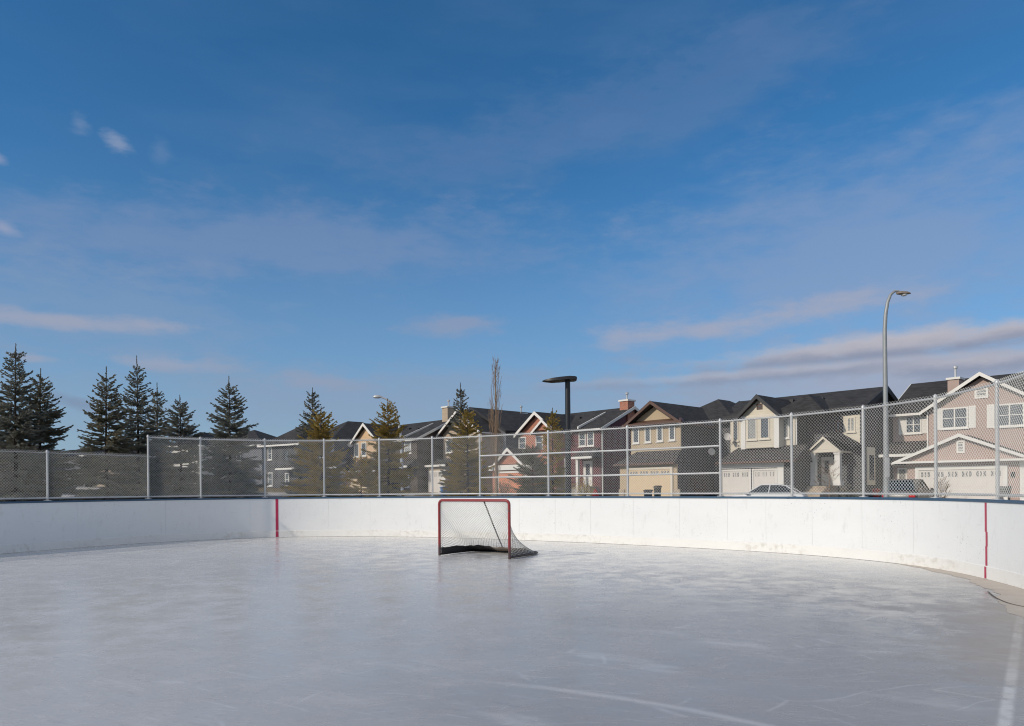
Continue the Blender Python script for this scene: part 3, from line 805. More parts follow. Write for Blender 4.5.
# --- pink house, right
h = House('suburban_house','two storey pink stucco house with white shutters, right edge of the row',978,43.5)
B = -1.2
zE = h.z(921,408.5,-.3); zA = h.z(980,372.5,-.3); xA = h.x(980,-.3,373); xl = h.x(929,0); xr = 2*xA-xl
xL = h.x(893,1.2)
zE2 = h.z(905,410.5,.8); 
h.wall(xL,xl+.05,1.2,10,B,zE2-.02,M['pink'])
h.wall(xl,xr,0,9.98,B,zE-.05,M['pink'])
sl = (zA-zE)/(xA-xl+.35)
h.gable_wall(xl,xr,zE-.06,zE+sl*(xA-xl)-.06,.001,.3,M['pink'])
h.roof_front(xl,xr,zE,zA,-.4,6.5,M['shingle'],M['trim'],ov=.4,fw=.18)
h.roof_side(1.2,10,zE2,h.z(930,382,5.6),xL-.25,xr+3,M['shingle'],M['trim'],ov=.4)
h.side_gable(xL+.01,xL+.2,1.21,9.9,zE2-.03,h.z(930,382,5.6)-.1,M['pink'])
h.wall(xr-.05,xr+2.9,1.2,9.97,B,zE2-.03,M['pink'])
h.window(941.5,407.5,968.5,428.5,0,cols=2,rows=2,shut='trim'); h.window(995,403.5,1025,426.5,0,cols=2,rows=2,shut='trim')
h.window(905.5,415.5,922,433.5,1.2,cols=2,rows=2,shut='trim')
# attic vent
h.window_l(xA-.36,xA+.36,h.z(980,398.5,0),h.z(980,387.5,0),0,'trim','pale_glass',1,4,None,.12,False)
xc0 = h.x(948,3.2); h.chimney(xc0,h.x(959.5,3.2),3.2,4.1,zE,h.z(953,379.5,3.2),M['pink'],'trim',.75)
# garage
gx0,gx1 = h.x(893.5,-2.3),h.x(1022,-2.3); gz = h.z(960,459.5,-2.3); gxm = h.x(960,-2.3); ghw = min(gxm-gx0, 9)
wl,wr = h.x(907,-2),h.x(1019,-2)
h.wall(wl,wr,-2,1.19,B,gz-.1,M['pink'])
h.gable_wall(gx0+.3,2*gxm-gx0-.3,gz-.05,h.z(960,437.5,-2),-2.2,-1.9,M['pink'])
h.roof_front(gx0+.25,2*gxm-gx0-.25,gz+.02,h.z(960,434,-2.3),-2.5,1.1,M['shingle_b'],M['trim'],ov=.25,t=.12,fw=.15)
MB().box(gx0,2*gxm-gx0,-2.62,-2.2,gz-.16,gz-.04).build('trim_band',M['trim'],h.root)
d0,d1 = h.x(919,-2),h.x(1003.5,-2); dz = h.z(960,469.5,-2)
h.garage_door(d0,d1,0,dz,-2.05,M['gdoor_white'],M['trim'],cols=6,frame=.2)
h.window_l(h.x(957,-2.21)-.02,h.x(964,-2.21)+.05,h.z(960,453,-2.21),h.z(960,440.5,-2.21),-2.21,'trim','pale_glass',1,4,None,.1,False)
h.pent(xL-.2,h.x(925,-.6),-.7,1.18,h.z(905,454,-.7),h.z(905,441.5,1.18),M['shingle_b'],M['trim'])
h.window(897.5,468,907,483,1.2,pane='pale_glass'); h.post(h.x(909.5,-.5),-.5,B,h.z(909,457,-.5),.22)
h.post(h.x(1021.5,-1.8),-1.8,B,gz-.2,.3)
MB().box(h.x(1010.5,-2.06),h.x(1014.5,-2.06),-2.1,-2.003,h.z(1012,477,-2),h.z(1012,472,-2)).build('wall_lamp',M['lamp_black'],h.root)
MB().box(xl-.1,xl-.02,-.09,-.01,B,zE-.1).build('downspout',M['trim'],h.root)
h.driveway(d0-.3,d1+.3,-13,-2.1)
pink = h
# --- white and charcoal house
h = House('suburban_house','charcoal two storey house with cream bay gable and white double garage',757,48.6)
zE = h.z(741,414.5,-.3); xA = h.x(757.3,-.3,395); zA = h.z(757.3,394.5,-.4); xl,xr = h.x(741.5,0),h.x(775,0)
hw = max(xA-xl, xr-xA); xl,xr = xA-hw,xA+hw
xR = h.x(862,2.5); xLL = h.x(730.5,.7); zU = h.z(757,448,0)
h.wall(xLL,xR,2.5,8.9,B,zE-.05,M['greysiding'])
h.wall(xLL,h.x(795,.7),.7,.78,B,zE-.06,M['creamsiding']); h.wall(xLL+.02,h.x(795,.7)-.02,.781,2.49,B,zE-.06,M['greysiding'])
h.wall(xl,xr,0,.69,zU,zE-.04,M['creamsiding'])
h.gable_wall(xl+.05,xr-.05,zE-.05,zA-.25,.002,.3,M['creamsiding'])
h.roof_front(xl,xr,zE,zA,-.4,5.2,M['shingle'],M['dark_trim'],ov=.3,t=.14,fw=.24)
for xx in (xl,xr-.3): MB().box(xx-.02,xx+.32,-.05,-.003,zU-.05,zE-.1).build('corner_board',M['trim'],h.root)
MB().box(xl+.31,xr-.31,-.06,-.003,zE-.28,zE-.1).build('trim_band',M['cream'],h.root)
h.window(747.2,417,757.2,440,0,'cream','pale_glass'); h.window(760.2,417,770,439,0,'cream','glass')
h.window(732.8,419,739,441,.7,'cream','glass'); h.window(780,418,789.5,438.5,.7,'trim','pale_glass')
h.window_l(xA-.2,xA+.2,h.z(757,409.5,0),h.z(757,404,0),-.0,'brown_trim','glass',1,3,None,.06,False)
yr = 5.6; zR = h.z(889,386,yr)
zE2 = h.z(871,405.5,2.1)
h.roof_side(2.5,8.7,zE2+.25,zR,h.x(790,yr)-4,xR+.45,M['shingle'],M['dark_trim'],ov=.5,t=.2,fw=.34)
h.side_gable(xR-.25,xR-.002,2.52,8.68,zE-.06,zR-.25,M['greysiding'])
h.hip(h.x(777,.7),h.x(822,.9),.7,5.5,h.z(800,412,.3),h.z(800,397,3.2),M['shingle'],M['dark_trim'],ov=.35)
h.hip(xLL,xl+.5,.7,5.5,zE,zE+.9,M['shingle'],M['dark_trim'],ov=.3)
gz = h.z(752,463.5,-1.5)
h.pent(h.x(717.5,-1.5),h.x(797,-1.5),-1.7,.69,h.z(752,461.5,-1.7),h.z(752,448,.0)+.1,M['shingle_b'],M['brown_trim'],.3,.3,.12)
gx0,gx1 = h.x(719,-1.2),h.x(794,-1.2)
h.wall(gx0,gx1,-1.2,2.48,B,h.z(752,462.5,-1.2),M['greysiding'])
MB().box(h.x(719.5,-1.2),h.x(784,-1.2),-1.29,-1.203,h.z(752,468,-1.2),h.z(752,463.6,-1.2)).build('trim_band',M['trim'],h.root)
dz = h.z(752,470.5,-1.2); c0,c1,c2,c3 = h.x(722.5,-1.2),h.x(750,-1.2),h.x(754,-1.2),h.x(776,-1.2)
h.garage_door(c0,c1,0,dz,-1.25,M['gdoor_white'],M['trim'],cols=3,frame=.1); h.garage_door(c2,c3,0,dz,-1.25,M['gdoor_white'],M['trim'],cols=3,frame=.1)
MB().box(c3+.12,h.x(784,-1.2),-1.3,-1.203,B,h.z(752,468.2,-1.2)).build('pillar',M['trim'],h.root)
h.driveway(c0-.3,c3+.3,-13,-1.25)
# porch
pf = 1.0; x0,x1 = h.x(811.5,pf),h.x(838,pf); ze = h.z(824,449,pf); za = h.z(824,437,pf)
h.gable_wall(x0+.05,x1-.05,ze-.02,za-.12,pf,pf+.15,M['cream'])
MB().box(x0-.05,x1+.05,pf-.04,pf+.2,ze-.22,ze-.03).build('porch_beam',M['cream'],h.root)
h.roof_front(x0,x1,ze,za,pf-.2,2.49,M['shingle'],M['cream'],ov=.15,t=.1,fw=.1)
zf = h.z(828,485.5,2.5)
for px_ in (813.5,838): h.post(h.x(px_,pf+.25),pf+.25,zf,ze-.22,.34)
h.door(h.x(823,2.5),h.x(831.5,2.5),zf,h.z(827,458.5,2.5),2.5); h.window(832.7,459.5,835.5,484,2.5,'trim','pale_glass')
h.window(847,417,855.5,432,2.5,'cream','pale_glass',cols=2); h.window(836,420,841,431,2.5,'brown_trim','glass')
MB().ext_y([(h.x(843.5,2.5),h.z(849,416,2.5)),(h.x(860,2.5),h.z(860,414.5,2.5)),(h.x(860,2.5),h.z(860,443,2.5)),(h.x(843.5,2.5),h.z(843.5,434,2.5))],2.4955,2.4985).build('wall_panel',M['creamsiding'],h.root)
# sloping roof over the entry running down to the right
MB().add([(h.x(834,2.45),1.2,h.z(834,433,2.45)),(h.x(862,2.45),1.2,h.z(862,447,2.45)),(h.x(862,2.45),2.455,h.z(862,445,2.45)),(h.x(834,2.45),2.455,h.z(834,430,2.45)),
 (h.x(834,2.45),1.2,h.z(834,435,2.45)),(h.x(862,2.45),1.2,h.z(862,449,2.45)),(h.x(862,2.45),2.455,h.z(862,449,2.45)),(h.x(834,2.45),2.455,h.z(834,435,2.45))],[(0,1,2,3),(4,7,6,5),(0,4,5,1),(1,5,6,2),(2,6,7,3),(3,7,4,0)]).build('entry_roof',M['shingle'],h.root)
st_ = MB()
for k in range(6): st_.box(x0-.4+.0*k,x1-.6,pf-.1-.3*(k+1),pf+1.4 if k==0 else pf-.1-.3*k-.002,B,zf-.02-.17*k)
st_.build('front_steps',M['stone'],h.root)
# cream trimmed window on the far side wall
q = MB(); ya = 3.2
q.box(xR+.003,xR+.06,ya,ya+1.3,h.z(876,485,3.8),h.z(876,447,3.8)); q.build('side_window',M['cream'],h.root)
MB().box(xR+.062,xR+.07,ya+.3,ya+1.1,h.z(876,480,3.8),h.z(876,455,3.8)).build('pane',M['glass'],h.root)
MB().box(xR+.004,xR+.09,2.6,2.7,B,zE-.1).build('downspout',M['dark_trim'],h.root)
MB().box(h.x(795.5,.7),h.x(795.5,.7)+.08,.72,.8,h.z(790,449,.7),zE-.1).build('downspout',M['trim'],h.root)
grey = h
# --- beige house
h = House('suburban_house','beige stucco house with brown trimmed gable and four narrow windows',652,51.5)
xA = h.x(653,-.4,401); zA = h.z(653,400.8,-.5); zE = h.z(653,421.2,-.3); xl,xr = h.x(627,0),h.x(679,0); hw = (h.x(682,-.55)-h.x(621.5,-.55))/2-.45; xA = (h.x(682,-.55)+h.x(621.5,-.55))/2; xl,xr = xA-hw,xA+hw
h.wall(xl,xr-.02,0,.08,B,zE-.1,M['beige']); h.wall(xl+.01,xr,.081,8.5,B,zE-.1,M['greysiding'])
h.gable_wall(xl,xr,zE,zA-.3,.05,.3,M['beige'])
h.roof_front(xl,xr,zE,zA,-.55,8,M['shingle'],M['brown_trim'],ov=.45,t=.14,fw=.19)
h.pent(xl-.35,xr+.35,-.5,.04,zE-.12,zE+.12,M['brown_trim'],M['brown_trim'],.3,.3,.14)
for a_,b_,t_,bt in ((633,639.5,427.3,443.5),(645,651.2,426.4,442.5),(657,663.2,425.4,441.5),(669.2,675.5,424.3,440.5)): h.window(a_,t_,b_,bt,0,'trim','glass')
# rear block stepping out to the right under a hip roof
bx = h.x(722,4.6); hx = xr+1.6
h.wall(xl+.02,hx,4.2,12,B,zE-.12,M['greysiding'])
h.hip(xl-.2,hx,4.2,12,zE-.02,h.z(721,400.5,8.2),M['shingle'],M['dark_trim'],ov=.45)
gz = h.z(650,463.5,-1.4); gx0,gx1 = h.x(619.5,-1.2),h.x(677,-1.2)
h.pent(gx0-.25,gx1+.05,-1.55,-.003,gz+.02,h.z(655,451,0),M['shingle_b'],M['brown_trim'],.9,.5,.12)
h.wall(gx0,gx1,-1.2,-1.12,B,gz-.08,M['beige']); h.wall(gx0+.02,gx1-.02,-1.119,-.004,B,gz-.08,M['greysiding'])  # beige front only; dark siding on the returns paints in their shade
d0,d1 = h.x(629,-1.2),h.x(671,-1.2); h.garage_door(d0,d1,0,h.z(650,469.5,-1.2),-1.25,M['gdoor_cream'],M['cream'],cols=4,frame=.16)
for xx in (gx0-.03,d1+.22): MB().box(xx,xx+.5,-1.3,-1.203,B,h.z(650,489,-1.2)).build('stone_base',M['stone'],h.root)
# dishes on the dark side wall
for px_,py_ in ((707,452),(723,437)):
    # side wall plane x = xr
    best = min((abs((h.O+h.u*(xr if px_<715 else hx)+h.n*yy).x/(h.O+h.u*(xr if px_<715 else hx)+h.n*yy).y - ray(px_,py_)[0]), yy) for yy in [k*.05 for k in range(10,240)])
    yy = best[1]; p = h.O+h.u*((xr if px_<715 else hx)+.34)+h.n*yy
    h.dish(((xr if px_<715 else hx)+.34, yy, HC+ray(px_,py_)[1]*p.y-h.g), (.75,-.6,.25))
h.driveway(d0-.3,d1+.3,-12,-1.3)
beige = h

def model_house(px, Z, label, gab, ridge, rake, chim, wallm, sidem, gabm, roofm, wins, front, fm='trim', chm=None, strip_=None):
    """narrow house: front gable wing on the left, ridge parallel to the street and a chimney on the right-hand gable end"""
    h = House('suburban_house', label, px, Z)
    (ax,ay),(lx,ly),(rx,ry) = gab
    xA = h.x(ax,-.3,ay); zA = h.z(ax,ay,-.4); zE = h.z(lx,ly,-.3)
    hw = (h.x(rx,-.3)-h.x(lx,-.3))/2-.3; xl,xr = xA-hw,xA+hw
    d = front
    xR = h.x(rake[1][0],d-.3); yr = d+3.9
    zR = h.z(ridge[0],ridge[1],yr); zE2 = h.z(rake[1][0],rake[1][1],d-.4)
    h.wall(xl,xR,d,d+8,B-.8,zE2-.02,sidem)
    h.wall(xl,xr,0,d-.002,B-.8,zE-.05,gabm)
    h.wall(xr+.0,xR-.01,d-.12,d-.003,B-.8,zE2-.03,wallm)
    h.gable_wall(xl+.02,xr-.02,zE-.04,zA-.22,.003,.3,gabm)
    h.roof_front(xl,xr,zE,zA,-.4,d+3.2,M['shingle'] if roofm is None else roofm,M[fm],ov=.35,t=.14,fw=.24)
    h.roof_side(d,d+7.8,zE2+.15,zR,xl-.3,xR+.35,M['shingle'] if roofm is None else roofm,M[fm],ov=.45,t=.16,fw=.2)
    h.side_gable(xR-.3,xR-.003,d+.02,d+7.78,zE2-.04,zR-.25,sidem)
    (c0,c1,cy) = chim
    x0 = xR-.75; h.chimney(x0,x0+.85,yr-.6,yr+.3,zE2,h.z((c0+c1)/2,cy,yr),chm or M['brick'],'trim',.6)
    if strip_:
        sx = h.x(strip_[0],d-.4,strip_[1]); ya0,za0,ya1,za1 = d-.43,zE2+.02,yr-.8,zR-.1-.8*(zR-zE2)/3.9
        MB().ext_x([(ya0,za0+.02),(ya1,za1+.05),(ya1,za1+.2),(ya0,za0+.2)],sx-.06,sx+.06).build('roof_strip',M['trim'],h.root)
    for wv_ in wins: h.window(*wv_)
    return h,xl,xr,xR,d,zE,zE2
# --- red house with brick gable
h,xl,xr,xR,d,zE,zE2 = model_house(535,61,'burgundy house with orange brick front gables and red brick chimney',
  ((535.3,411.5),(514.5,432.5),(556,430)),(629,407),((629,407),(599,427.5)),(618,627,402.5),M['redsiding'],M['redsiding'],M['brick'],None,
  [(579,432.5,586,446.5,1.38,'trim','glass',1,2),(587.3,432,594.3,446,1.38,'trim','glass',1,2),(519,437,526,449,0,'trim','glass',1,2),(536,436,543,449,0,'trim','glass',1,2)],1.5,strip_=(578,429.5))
xg = h.x(543.5,-.5); 
h.gable_wall(xg-1.15,xg+1.15,h.z(543,430,-.5),h.z(543,421.5,-.5),-.5,-.002,M['brick'])
h.roof_front(xg-1.15,xg+1.15,h.z(543,430.5,-.6),h.z(542.5,419.5,-.6),-.7,2,M['shingle'],M['trim'],ov=.2,t=.12,fw=.2)
h.pent(h.x(572,.3),xR+.1,.2,1.37,h.z(587,456.5,.2),h.z(587,448,1.37),M['shingle_b'],M['trim'],.2,.2)
zf = h.z(588,486.5,1.37)
for px_ in (566.5,577.5): h.post(h.x(px_,.4),.4,B,h.z(577,458,.4),.24)
h.door(h.x(584.5,1.38),h.x(591.5,1.38),zf,h.z(588,462,1.38),1.38)
MB().box(h.x(570,.3),xR-.2,.3,1.36,B,zf-.02).build('porch_floor',M['concrete'],h.root)
MB().box(xR+.005,xR+.09,1.5,1.6,B,zE2).build('downspout',M['trim'],h.root)
# low entry gable and salmon garage door
gx0,gx1 = h.x(489,-2.2),h.x(527,-2.2); gm_ = h.x(509,-2.2)
h.wall(gx0+.2,gx1-.2,-2,-.003,B,h.z(509,464.5,-2),M['brick'])
h.gable_wall(gm_-1.6,gm_+1.6,h.z(509,464,-2.1),h.z(509,450,-2.1),-2.1,-1.9,M['brick'])
h.roof_front(gm_-1.7,gm_+1.7,h.z(509,463.5,-2.2),h.z(509,448,-2.2),-2.4,0,M['shingle_b'],M['trim'],ov=.3,t=.12,fw=.24)
MB().box(gx0,gx1+.9,-2.3,-1.99,h.z(509,470,-2.2),h.z(509,465,-2.2)).build('trim_band',M['trim'],h.root)
h.garage_door(h.x(499,-2),h.x(525,-2),-.6,h.z(511,473,-2),-2.05,M['gdoor_salmon'],M['trim'],cols=4,frame=.15,winrow=False)
h.driveway(h.x(497,-2),h.x(527,-2),-13,-2.1)
# --- tan house behind the blue spruce
h = House('suburban_house','tan gabled house with a broad dark roof behind the slender blue spruce',456,65)
xA = h.x(471,1.6,407); zA = h.z(471,407.2,1.6); zE = h.z(445,434,1.7); xl = h.x(446,2); hw = xA-xl; xr = xA+hw
h.wall(xl,xr,2,11,B-.9,zE-.05,M['bluegrey']); h.gable_wall(xl,xr,zE-.04,zA-.2,2.003,2.3,M['bluegrey'])
h.roof_front(xl,xr,zE,zA,1.6,11.4,M['shingle'],M['dark_trim'],ov=.4,fw=.22)
xA2 = h.x(458,-.4,409); zA2 = h.z(458,409.5,-.4); zE3 = h.z(441,433,-.3); xl2 = h.x(443,0); hw2 = xA2-xl2; xr2 = xA2+hw2
h.wall(xl2,xr2,0,1.99,B-.9,zE3-.05,M['tan']); h.gable_wall(xl2,xr2,zE3-.04,zA2-.2,.003,.3,M['tan'])
h.roof_front(xl2,xr2,zE3,zA2,-.5,5,M['shingle'],M['trim'],ov=.35,fw=.2)
h.window(446,440,452,453,0,'trim','glass',1,2); h.window(462,439,468,452,0,'trim','glass',1,2)
cx = h.x(516,7.6); h.chimney(cx,h.x(520.5,7.6)+.05,7.6,8.4,zE-.5,h.z(518,414.5,7.6),M['brick'],'trim',.7)
h.pent(h.x(424,-1.6),h.x(446,-1.6),-1.7,-.13,h.z(436,465,-1.7),h.z(436,459,-.1),M['shingle_b'],M['trim'])
h.wall(h.x(427,-1.4),h.x(446,-1.4),-1.4,-.13,B,h.z(436,467,-1.4),M['tan'])
h.garage_door(h.x(430,-1.4),h.x(445,-1.4),-.4,h.z(437,472,-1.4),-1.45,M['gdoor_white'],M['trim'],cols=4,frame=.12)
# --- peach gable house with tan chimney
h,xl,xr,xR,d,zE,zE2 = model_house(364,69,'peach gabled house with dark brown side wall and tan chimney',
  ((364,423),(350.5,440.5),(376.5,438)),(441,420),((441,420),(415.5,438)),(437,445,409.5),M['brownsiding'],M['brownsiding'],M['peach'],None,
  [(354.3,443.5,359,457,0,'trim','glass'),(361.5,442.5,366.5,456,0,'trim','glass'),(404.5,441,411.5,453.5,1.38,'trim','pale_glass',1,2)],1.5,chm=M['tan'],strip_=(402.5,437.5))
h.pent(h.x(344,-1.6),h.x(379,-1.6),-1.7,-.003,h.z(360,470.5,-1.7),h.z(360,459,0),M['shingle_b'],M['trim'],.4,.4)
h.wall(h.x(346,-1.4),h.x(377,-1.4),-1.4,-.004,B-.8,h.z(360,472,-1.4),M['peach'])
h.garage_door(h.x(350,-1.4),h.x(374,-1.4),-.5,h.z(361,475,-1.4),-1.45,M['gdoor_cream'],M['trim'],cols=4,frame=.14)
h.pent(h.x(385,.2),xR+.1,.2,1.36,h.z(400,466,.2),h.z(400,460,1.36),M['shingle_b'],M['trim'],.2,.2)
h.door(h.x(403,1.38),h.x(408.5,1.38),h.z(405,488,1.38),h.z(405,470,1.38),1.38,'trim')
# --- slate house with dish
def hip_house(px, Z, label, x0,x1,eave,apex,wm,wins,depth=9,fm='trim',roof='shingle',ang=47):
    h = House('suburban_house',label,px,Z,ang); xl,xr = h.x(x0),h.x(x1); zE = h.z((x0+x1)/2,eave); zA = h.z((x0+x1)/2,apex,depth/2)
    h.wall(xl,xr,0,depth,B-.8,zE-.02,M[wm]); h.hip(xl,xr,0,depth,zE,zA,M[roof],M[fm],ov=.45)
    for w_ in wins: h.window(*w_)
    return h
h = hip_house(318,72,'slate blue house with plain dark roof and porch behind spruces',299,334,441.5,427,'bluegrey',[(303,447,309,459,0,'trim','glass',1,2),(320,446,326,458,0,'trim','glass',1,2)])
h.dish((h.x(334)+.3,1.6,h.z(339,446,1.6)),(.75,-.6,.25))
h.pent(h.x(316,-1.2),h.x(338,-1.2),-1.4,-.003,h.z(325,467,-1.4),h.z(325,463,0),M['shingle_b'],M['trim'])
h.wall(h.x(328,-1.0),h.x(336,-1.0),-1.1,-.004,B-.8,h.z(332,469,-1),M['whitesiding'])
h = hip_house(282,76,'charcoal house under a steep hip roof with white framed windows',264,299,445,428.5,'greysiding',[(268,447.5,272,460,0,'trim','glass',1,2),(268,472.5,272.5,486,0,'trim','glass',1,2),(284,450,289,461,0,'dark_trim','glass'),(285,473,289,486,0,'trim','glass',1,2)],ang=35)
h.pent(h.x(278,-1),h.x(300,-1),-1.3,-.003,h.z(290,468,-1.2),h.z(290,464.5,0),M['shingle_b'],M['trim'])
h = hip_house(232,88,'grey brown house partly hidden behind the lone spruce',196,262,446,431,'bluegrey',[(201,450,206,459,0,'trim','glass'),(207,461,212,469,0,'trim','pale_glass'),(236,452,241,461,0,'trim','glass')],10,ang=18)
h = hip_house(198,84,'cream house showing between the left spruces',172,202,446,434,'whitesiding',[(188,449,193,456,0,'dark_trim','glass',1,2),(195,448,200,456,0,'dark_trim','glass',1,2),(189,463,196,470,0,'dark_trim','glass',1,2)],8,ang=18)
h = hip_house(78,112,'brown roofed house in the gap between the left spruces',52,86,456,448,'brownsiding',[(55,461,61,472,0,'trim','pale_glass',1,2),(68,461,73,470,0,'trim','glass',1,2)],9,ang=18)
h = hip_house(108,106,'orange gabled house hidden behind the third spruce from left',92,130,456,446,'tan',[(98,460,104,469,0,'trim','pale_glass',1,2),(118,460,124,469,0,'trim','glass',1,2)],9,roof='shingle_b',ang=18)
h = hip_house(12,104,'red and cream house behind the leftmost spruces',-24,30,457,446,'whitesiding',[(-10,461,-3,471,0,'trim','glass',1,2),(5,461,12,471,0,'trim','glass',1,2),(20,461,26,471,0,'trim','glass',1,2)],9,ang=18)
h.wall(h.x(-6,-1.5),h.x(8,-1.5),-1.6,-.003,B,h.z(0,476,-1.5),M['brick'])

# ------------------------------------------------------------------ trees
def foliage(name, dark, light, warm=None):
    m, n, b = mat(name, .75, 0, .25)
    c = n.coord(); k = n.noise(c, 1.8, 3); k2 = n.noise(c, 9, 3)
    cc = n.mix(n.ramp(k,.3,.7), dark, light)
    if warm: cc = n.mix(n.m('MULTIPLY', n.ramp(k2,.45,.65), .6), cc, warm)
    n.put(b.inputs['Base Color'], cc)
    tr_ = n.n.new('ShaderNodeBsdfTranslucent'); n.put(tr_.inputs[0], cc); mx = n.n.new('ShaderNodeMixShader'); mx.inputs[0].default_value = .35
    n.l.new(b.outputs[0], mx.inputs[1]); n.l.new(tr_.outputs[0], mx.inputs[2]); n.l.new(mx.outputs[0], n.n['Material Output'].inputs[0]); return m
M['blue_needles'] = foliage('blue_spruce_needles', (.15,.168,.145), (.29,.30,.27), (.32,.28,.21))
M['green_needles'] = foliage('green_spruce_needles', (.145,.15,.115), (.28,.28,.22), (.33,.26,.17))
M['gold_needles'] = foliage('golden_brown_needles', (.26,.21,.06), (.46,.35,.10), (.50,.31,.12))
def spruce_mesh(seed, H, Rb, power=.95, dens=1.12, gap=.145, droop=.25):
    r = random.Random(seed); cr = MB(); wd = MB()
    lean = (r.uniform(-.06,.06), r.uniform(-.06,.06))
    def axis(z): return Vector((lean[0]*math.sin(z/H*3)*1.0, lean[1]*math.sin(z/H*2.3), z))
    wd.tube([axis(H*k/10) for k in range(11)], [.012+.012*H*(1-k/10)**1.1 for k in range(11)], 7)
    def twig(p, d, L, wdt, roll):
        d = d.normalized(); s1 = d.cross(Vector((0,0,1)))
        if s1.length < .05: s1 = Vector((1,0,0))
        s1.normalize(); s2 = s1.cross(d)
        for ang in (roll, roll+1.57):
            o_ = (s1*math.cos(ang)+s2*math.sin(ang))*wdt
            b0 = len(cr.v); e = p+d*L; m1 = p+d*L*.35; m2 = p + d*L*.75
            cr.v += [tuple(p), tuple(m1+o_), tuple(m2+o_*.8), tuple(e), tuple(m2-o_*.8), tuple(m1-o_)]
            cr.f.append((b0,b0+1,b0+2,b0+3,b0+4,b0+5))
    z = .15
    while z < H*.93:
        fr = z/H; L0 = Rb*(1-fr)**power
        nb = max(4,int((6.2 if fr<.8 else 5.0)*dens+r.random()))
        ph = r.random()*6.28
        for k in range(nb):
            if r.random() < .06: continue
            q = ph+6.28*k/nb+r.uniform(-.4,.4); L = L0*r.choice((.55,.75,.85,.95,1.0,1.05,1.22))*r.uniform(.92,1.08)+.05
            out = Vector((math.cos(q),math.sin(q),0)); base = axis(z+r.uniform(-.09,.09))
            rise0 = -.16-droop*(1-fr)+.75*fr**2+r.uniform(-.1,.1); curl = .22
            n_ = max(3,int(L/.075)); pts_=[]
            side = Vector((-out.y,out.x,0)); bend = r.uniform(-.15,.15)
            for j in range(n_+1):
                s_ = j/n_
                pts_.append(base+out*(L*s_)+side*(bend*L*s_*s_)+Vector((0,0,L*(rise0*s_+curl*s_*s_))))
            wd.tube([pts_[0],pts_[n_//2],pts_[-1]], [.007+.009*L,.005+.005*L,.003], 3, cap=False)
            for j in range(1 if L < .7 else max(1,int(n_*.10)), n_+1):
                p = pts_[j]; dd = (pts_[min(j+1,n_)]-pts_[j-1]).normalized(); s_ = j/n_
                tl = (.10+.42*min(L,1.5)*(1-s_)**.8*min(1,.35+s_*1.6))*r.uniform(.55,1.15)
                for sg in (1,-1):
                    if r.random() < .12: continue
                    td = dd*.8+side*sg*r.uniform(.45,.85)+Vector((0,0,r.uniform(-.32,.22)))
                    td.normalize()
                    if tl > .26:
                        nn = int(tl/.11)
                        for t_ in range(nn):
                            pp = p+td*(tl*(t_+.5)/nn)
                            for s2 in (1,-1):
                                v = td*.85+(dd if s2>0 else side*sg)*.5*s2+Vector((0,0,r.uniform(-.45,.2)))
                                twig(pp, v, .16*r.uniform(.7,1.2), .025, r.random()*3)
                    twig(p, td, tl, .024, r.random()*3)
                if r.random() < .7: twig(p, dd+Vector((0,0,r.uniform(-.9,.6))), .13, .024, r.random()*3)
            twig(pts_[-1], pts_[-1]-pts_[-2], .12, .022, 0)
        z += gap*(1.2-.55*fr)*r.uniform(.8,1.2)*(H/6.5)**.3*1.45
    # leader
    zt = H*.90
    while zt < H:
        for k in range(3):
            a = r.random()*6.28; up_ = .9+1.2*(zt-H*.9)/(H*.1)
            twig(axis(zt), Vector((math.cos(a),math.sin(a),up_)), .05*r.uniform(.7,1.4)+.13*((H-zt)/(H*.1))**2, .013, r.random()*3)
        zt += .05
    wd.tube([axis(H*.93),axis(H*1.005)],[.016,.006],4,cap=False)
    return wd, cr
specs = {}
def spruce(px, ytop, Z, Rb, kind, seed, label, name='spruce_tree', group='spruces beyond the boards', power=.95, **kw):
    H = at(px,ytop-1,Z).z - gnd(0,Z) + .08
    wd, cr = spruce_mesh(seed, H, Rb, power, **kw)
    p = at(px,440,Z)
    t = thing(name, label, 'tree', (p.x,p.y,gnd(0,Z)-.08), rnd.uniform(0,6.28), group)
    wd.build('trunk', M['bark'], t, recalc=False); cr.build('crown', M[kind], t, recalc=False)
    return t
spruce(-14,372,31,2.0,'green_needles',21,'spruce half cut off by the left edge of the view')
spruce(17,345,29,2.15,'blue_needles',1,'tallest dark blue spruce at the far left, with a bare leader')
spruce(41,370,30.5,2.2,'green_needles',2,'wide spruce just right of the tallest left one')
spruce(107,368,30,2.1,'green_needles',3,'spruce left of the taller fence post, wide open crown')
spruce(137,357,33,1.75,'blue_needles',4,'slim tall spruce behind the first tall fence post')
spruce(158,384,36,1.7,'green_needles',5,'smaller pale spruce between two taller ones')
spruce(180,396,32.5,2.25,'blue_needles',6,'short broad spruce right of the left cluster')
spruce(229,377,31,2.05,'blue_needles',7,'lone dense blue spruce standing apart in front of a dark house')
spruce(313,389,35,1.7,'blue_needles',8,'blue spruce rising behind a golden brown one')
spruce(321,408,31.5,1.75,'gold_needles',9,'golden brown spruce in front of the charcoal hip roof house', power=.75)
spruce(388,400,33,1.65,'gold_needles',10,'golden spruce in front of the peach gable house', power=.8)
spruce(361,455,31,1.1,'gold_needles',17,'low bushy golden conifer below the peach gable', power=.6)
spruce(461,384,36,1.45,'blue_needles',11,'slender blue spruce in front of the tan gable')
spruce(467,407,32,1.55,'gold_needles',12,'golden green spruce just right of the slender blue one', power=.8)
spruce(553,409,35,1.15,'gold_needles',13,'thin golden conifer in front of the brick gable house', power=.8)
spruce(533,446,31,1.35,'green_needles',14,'broad low green conifer below the brick gables', power=.6)
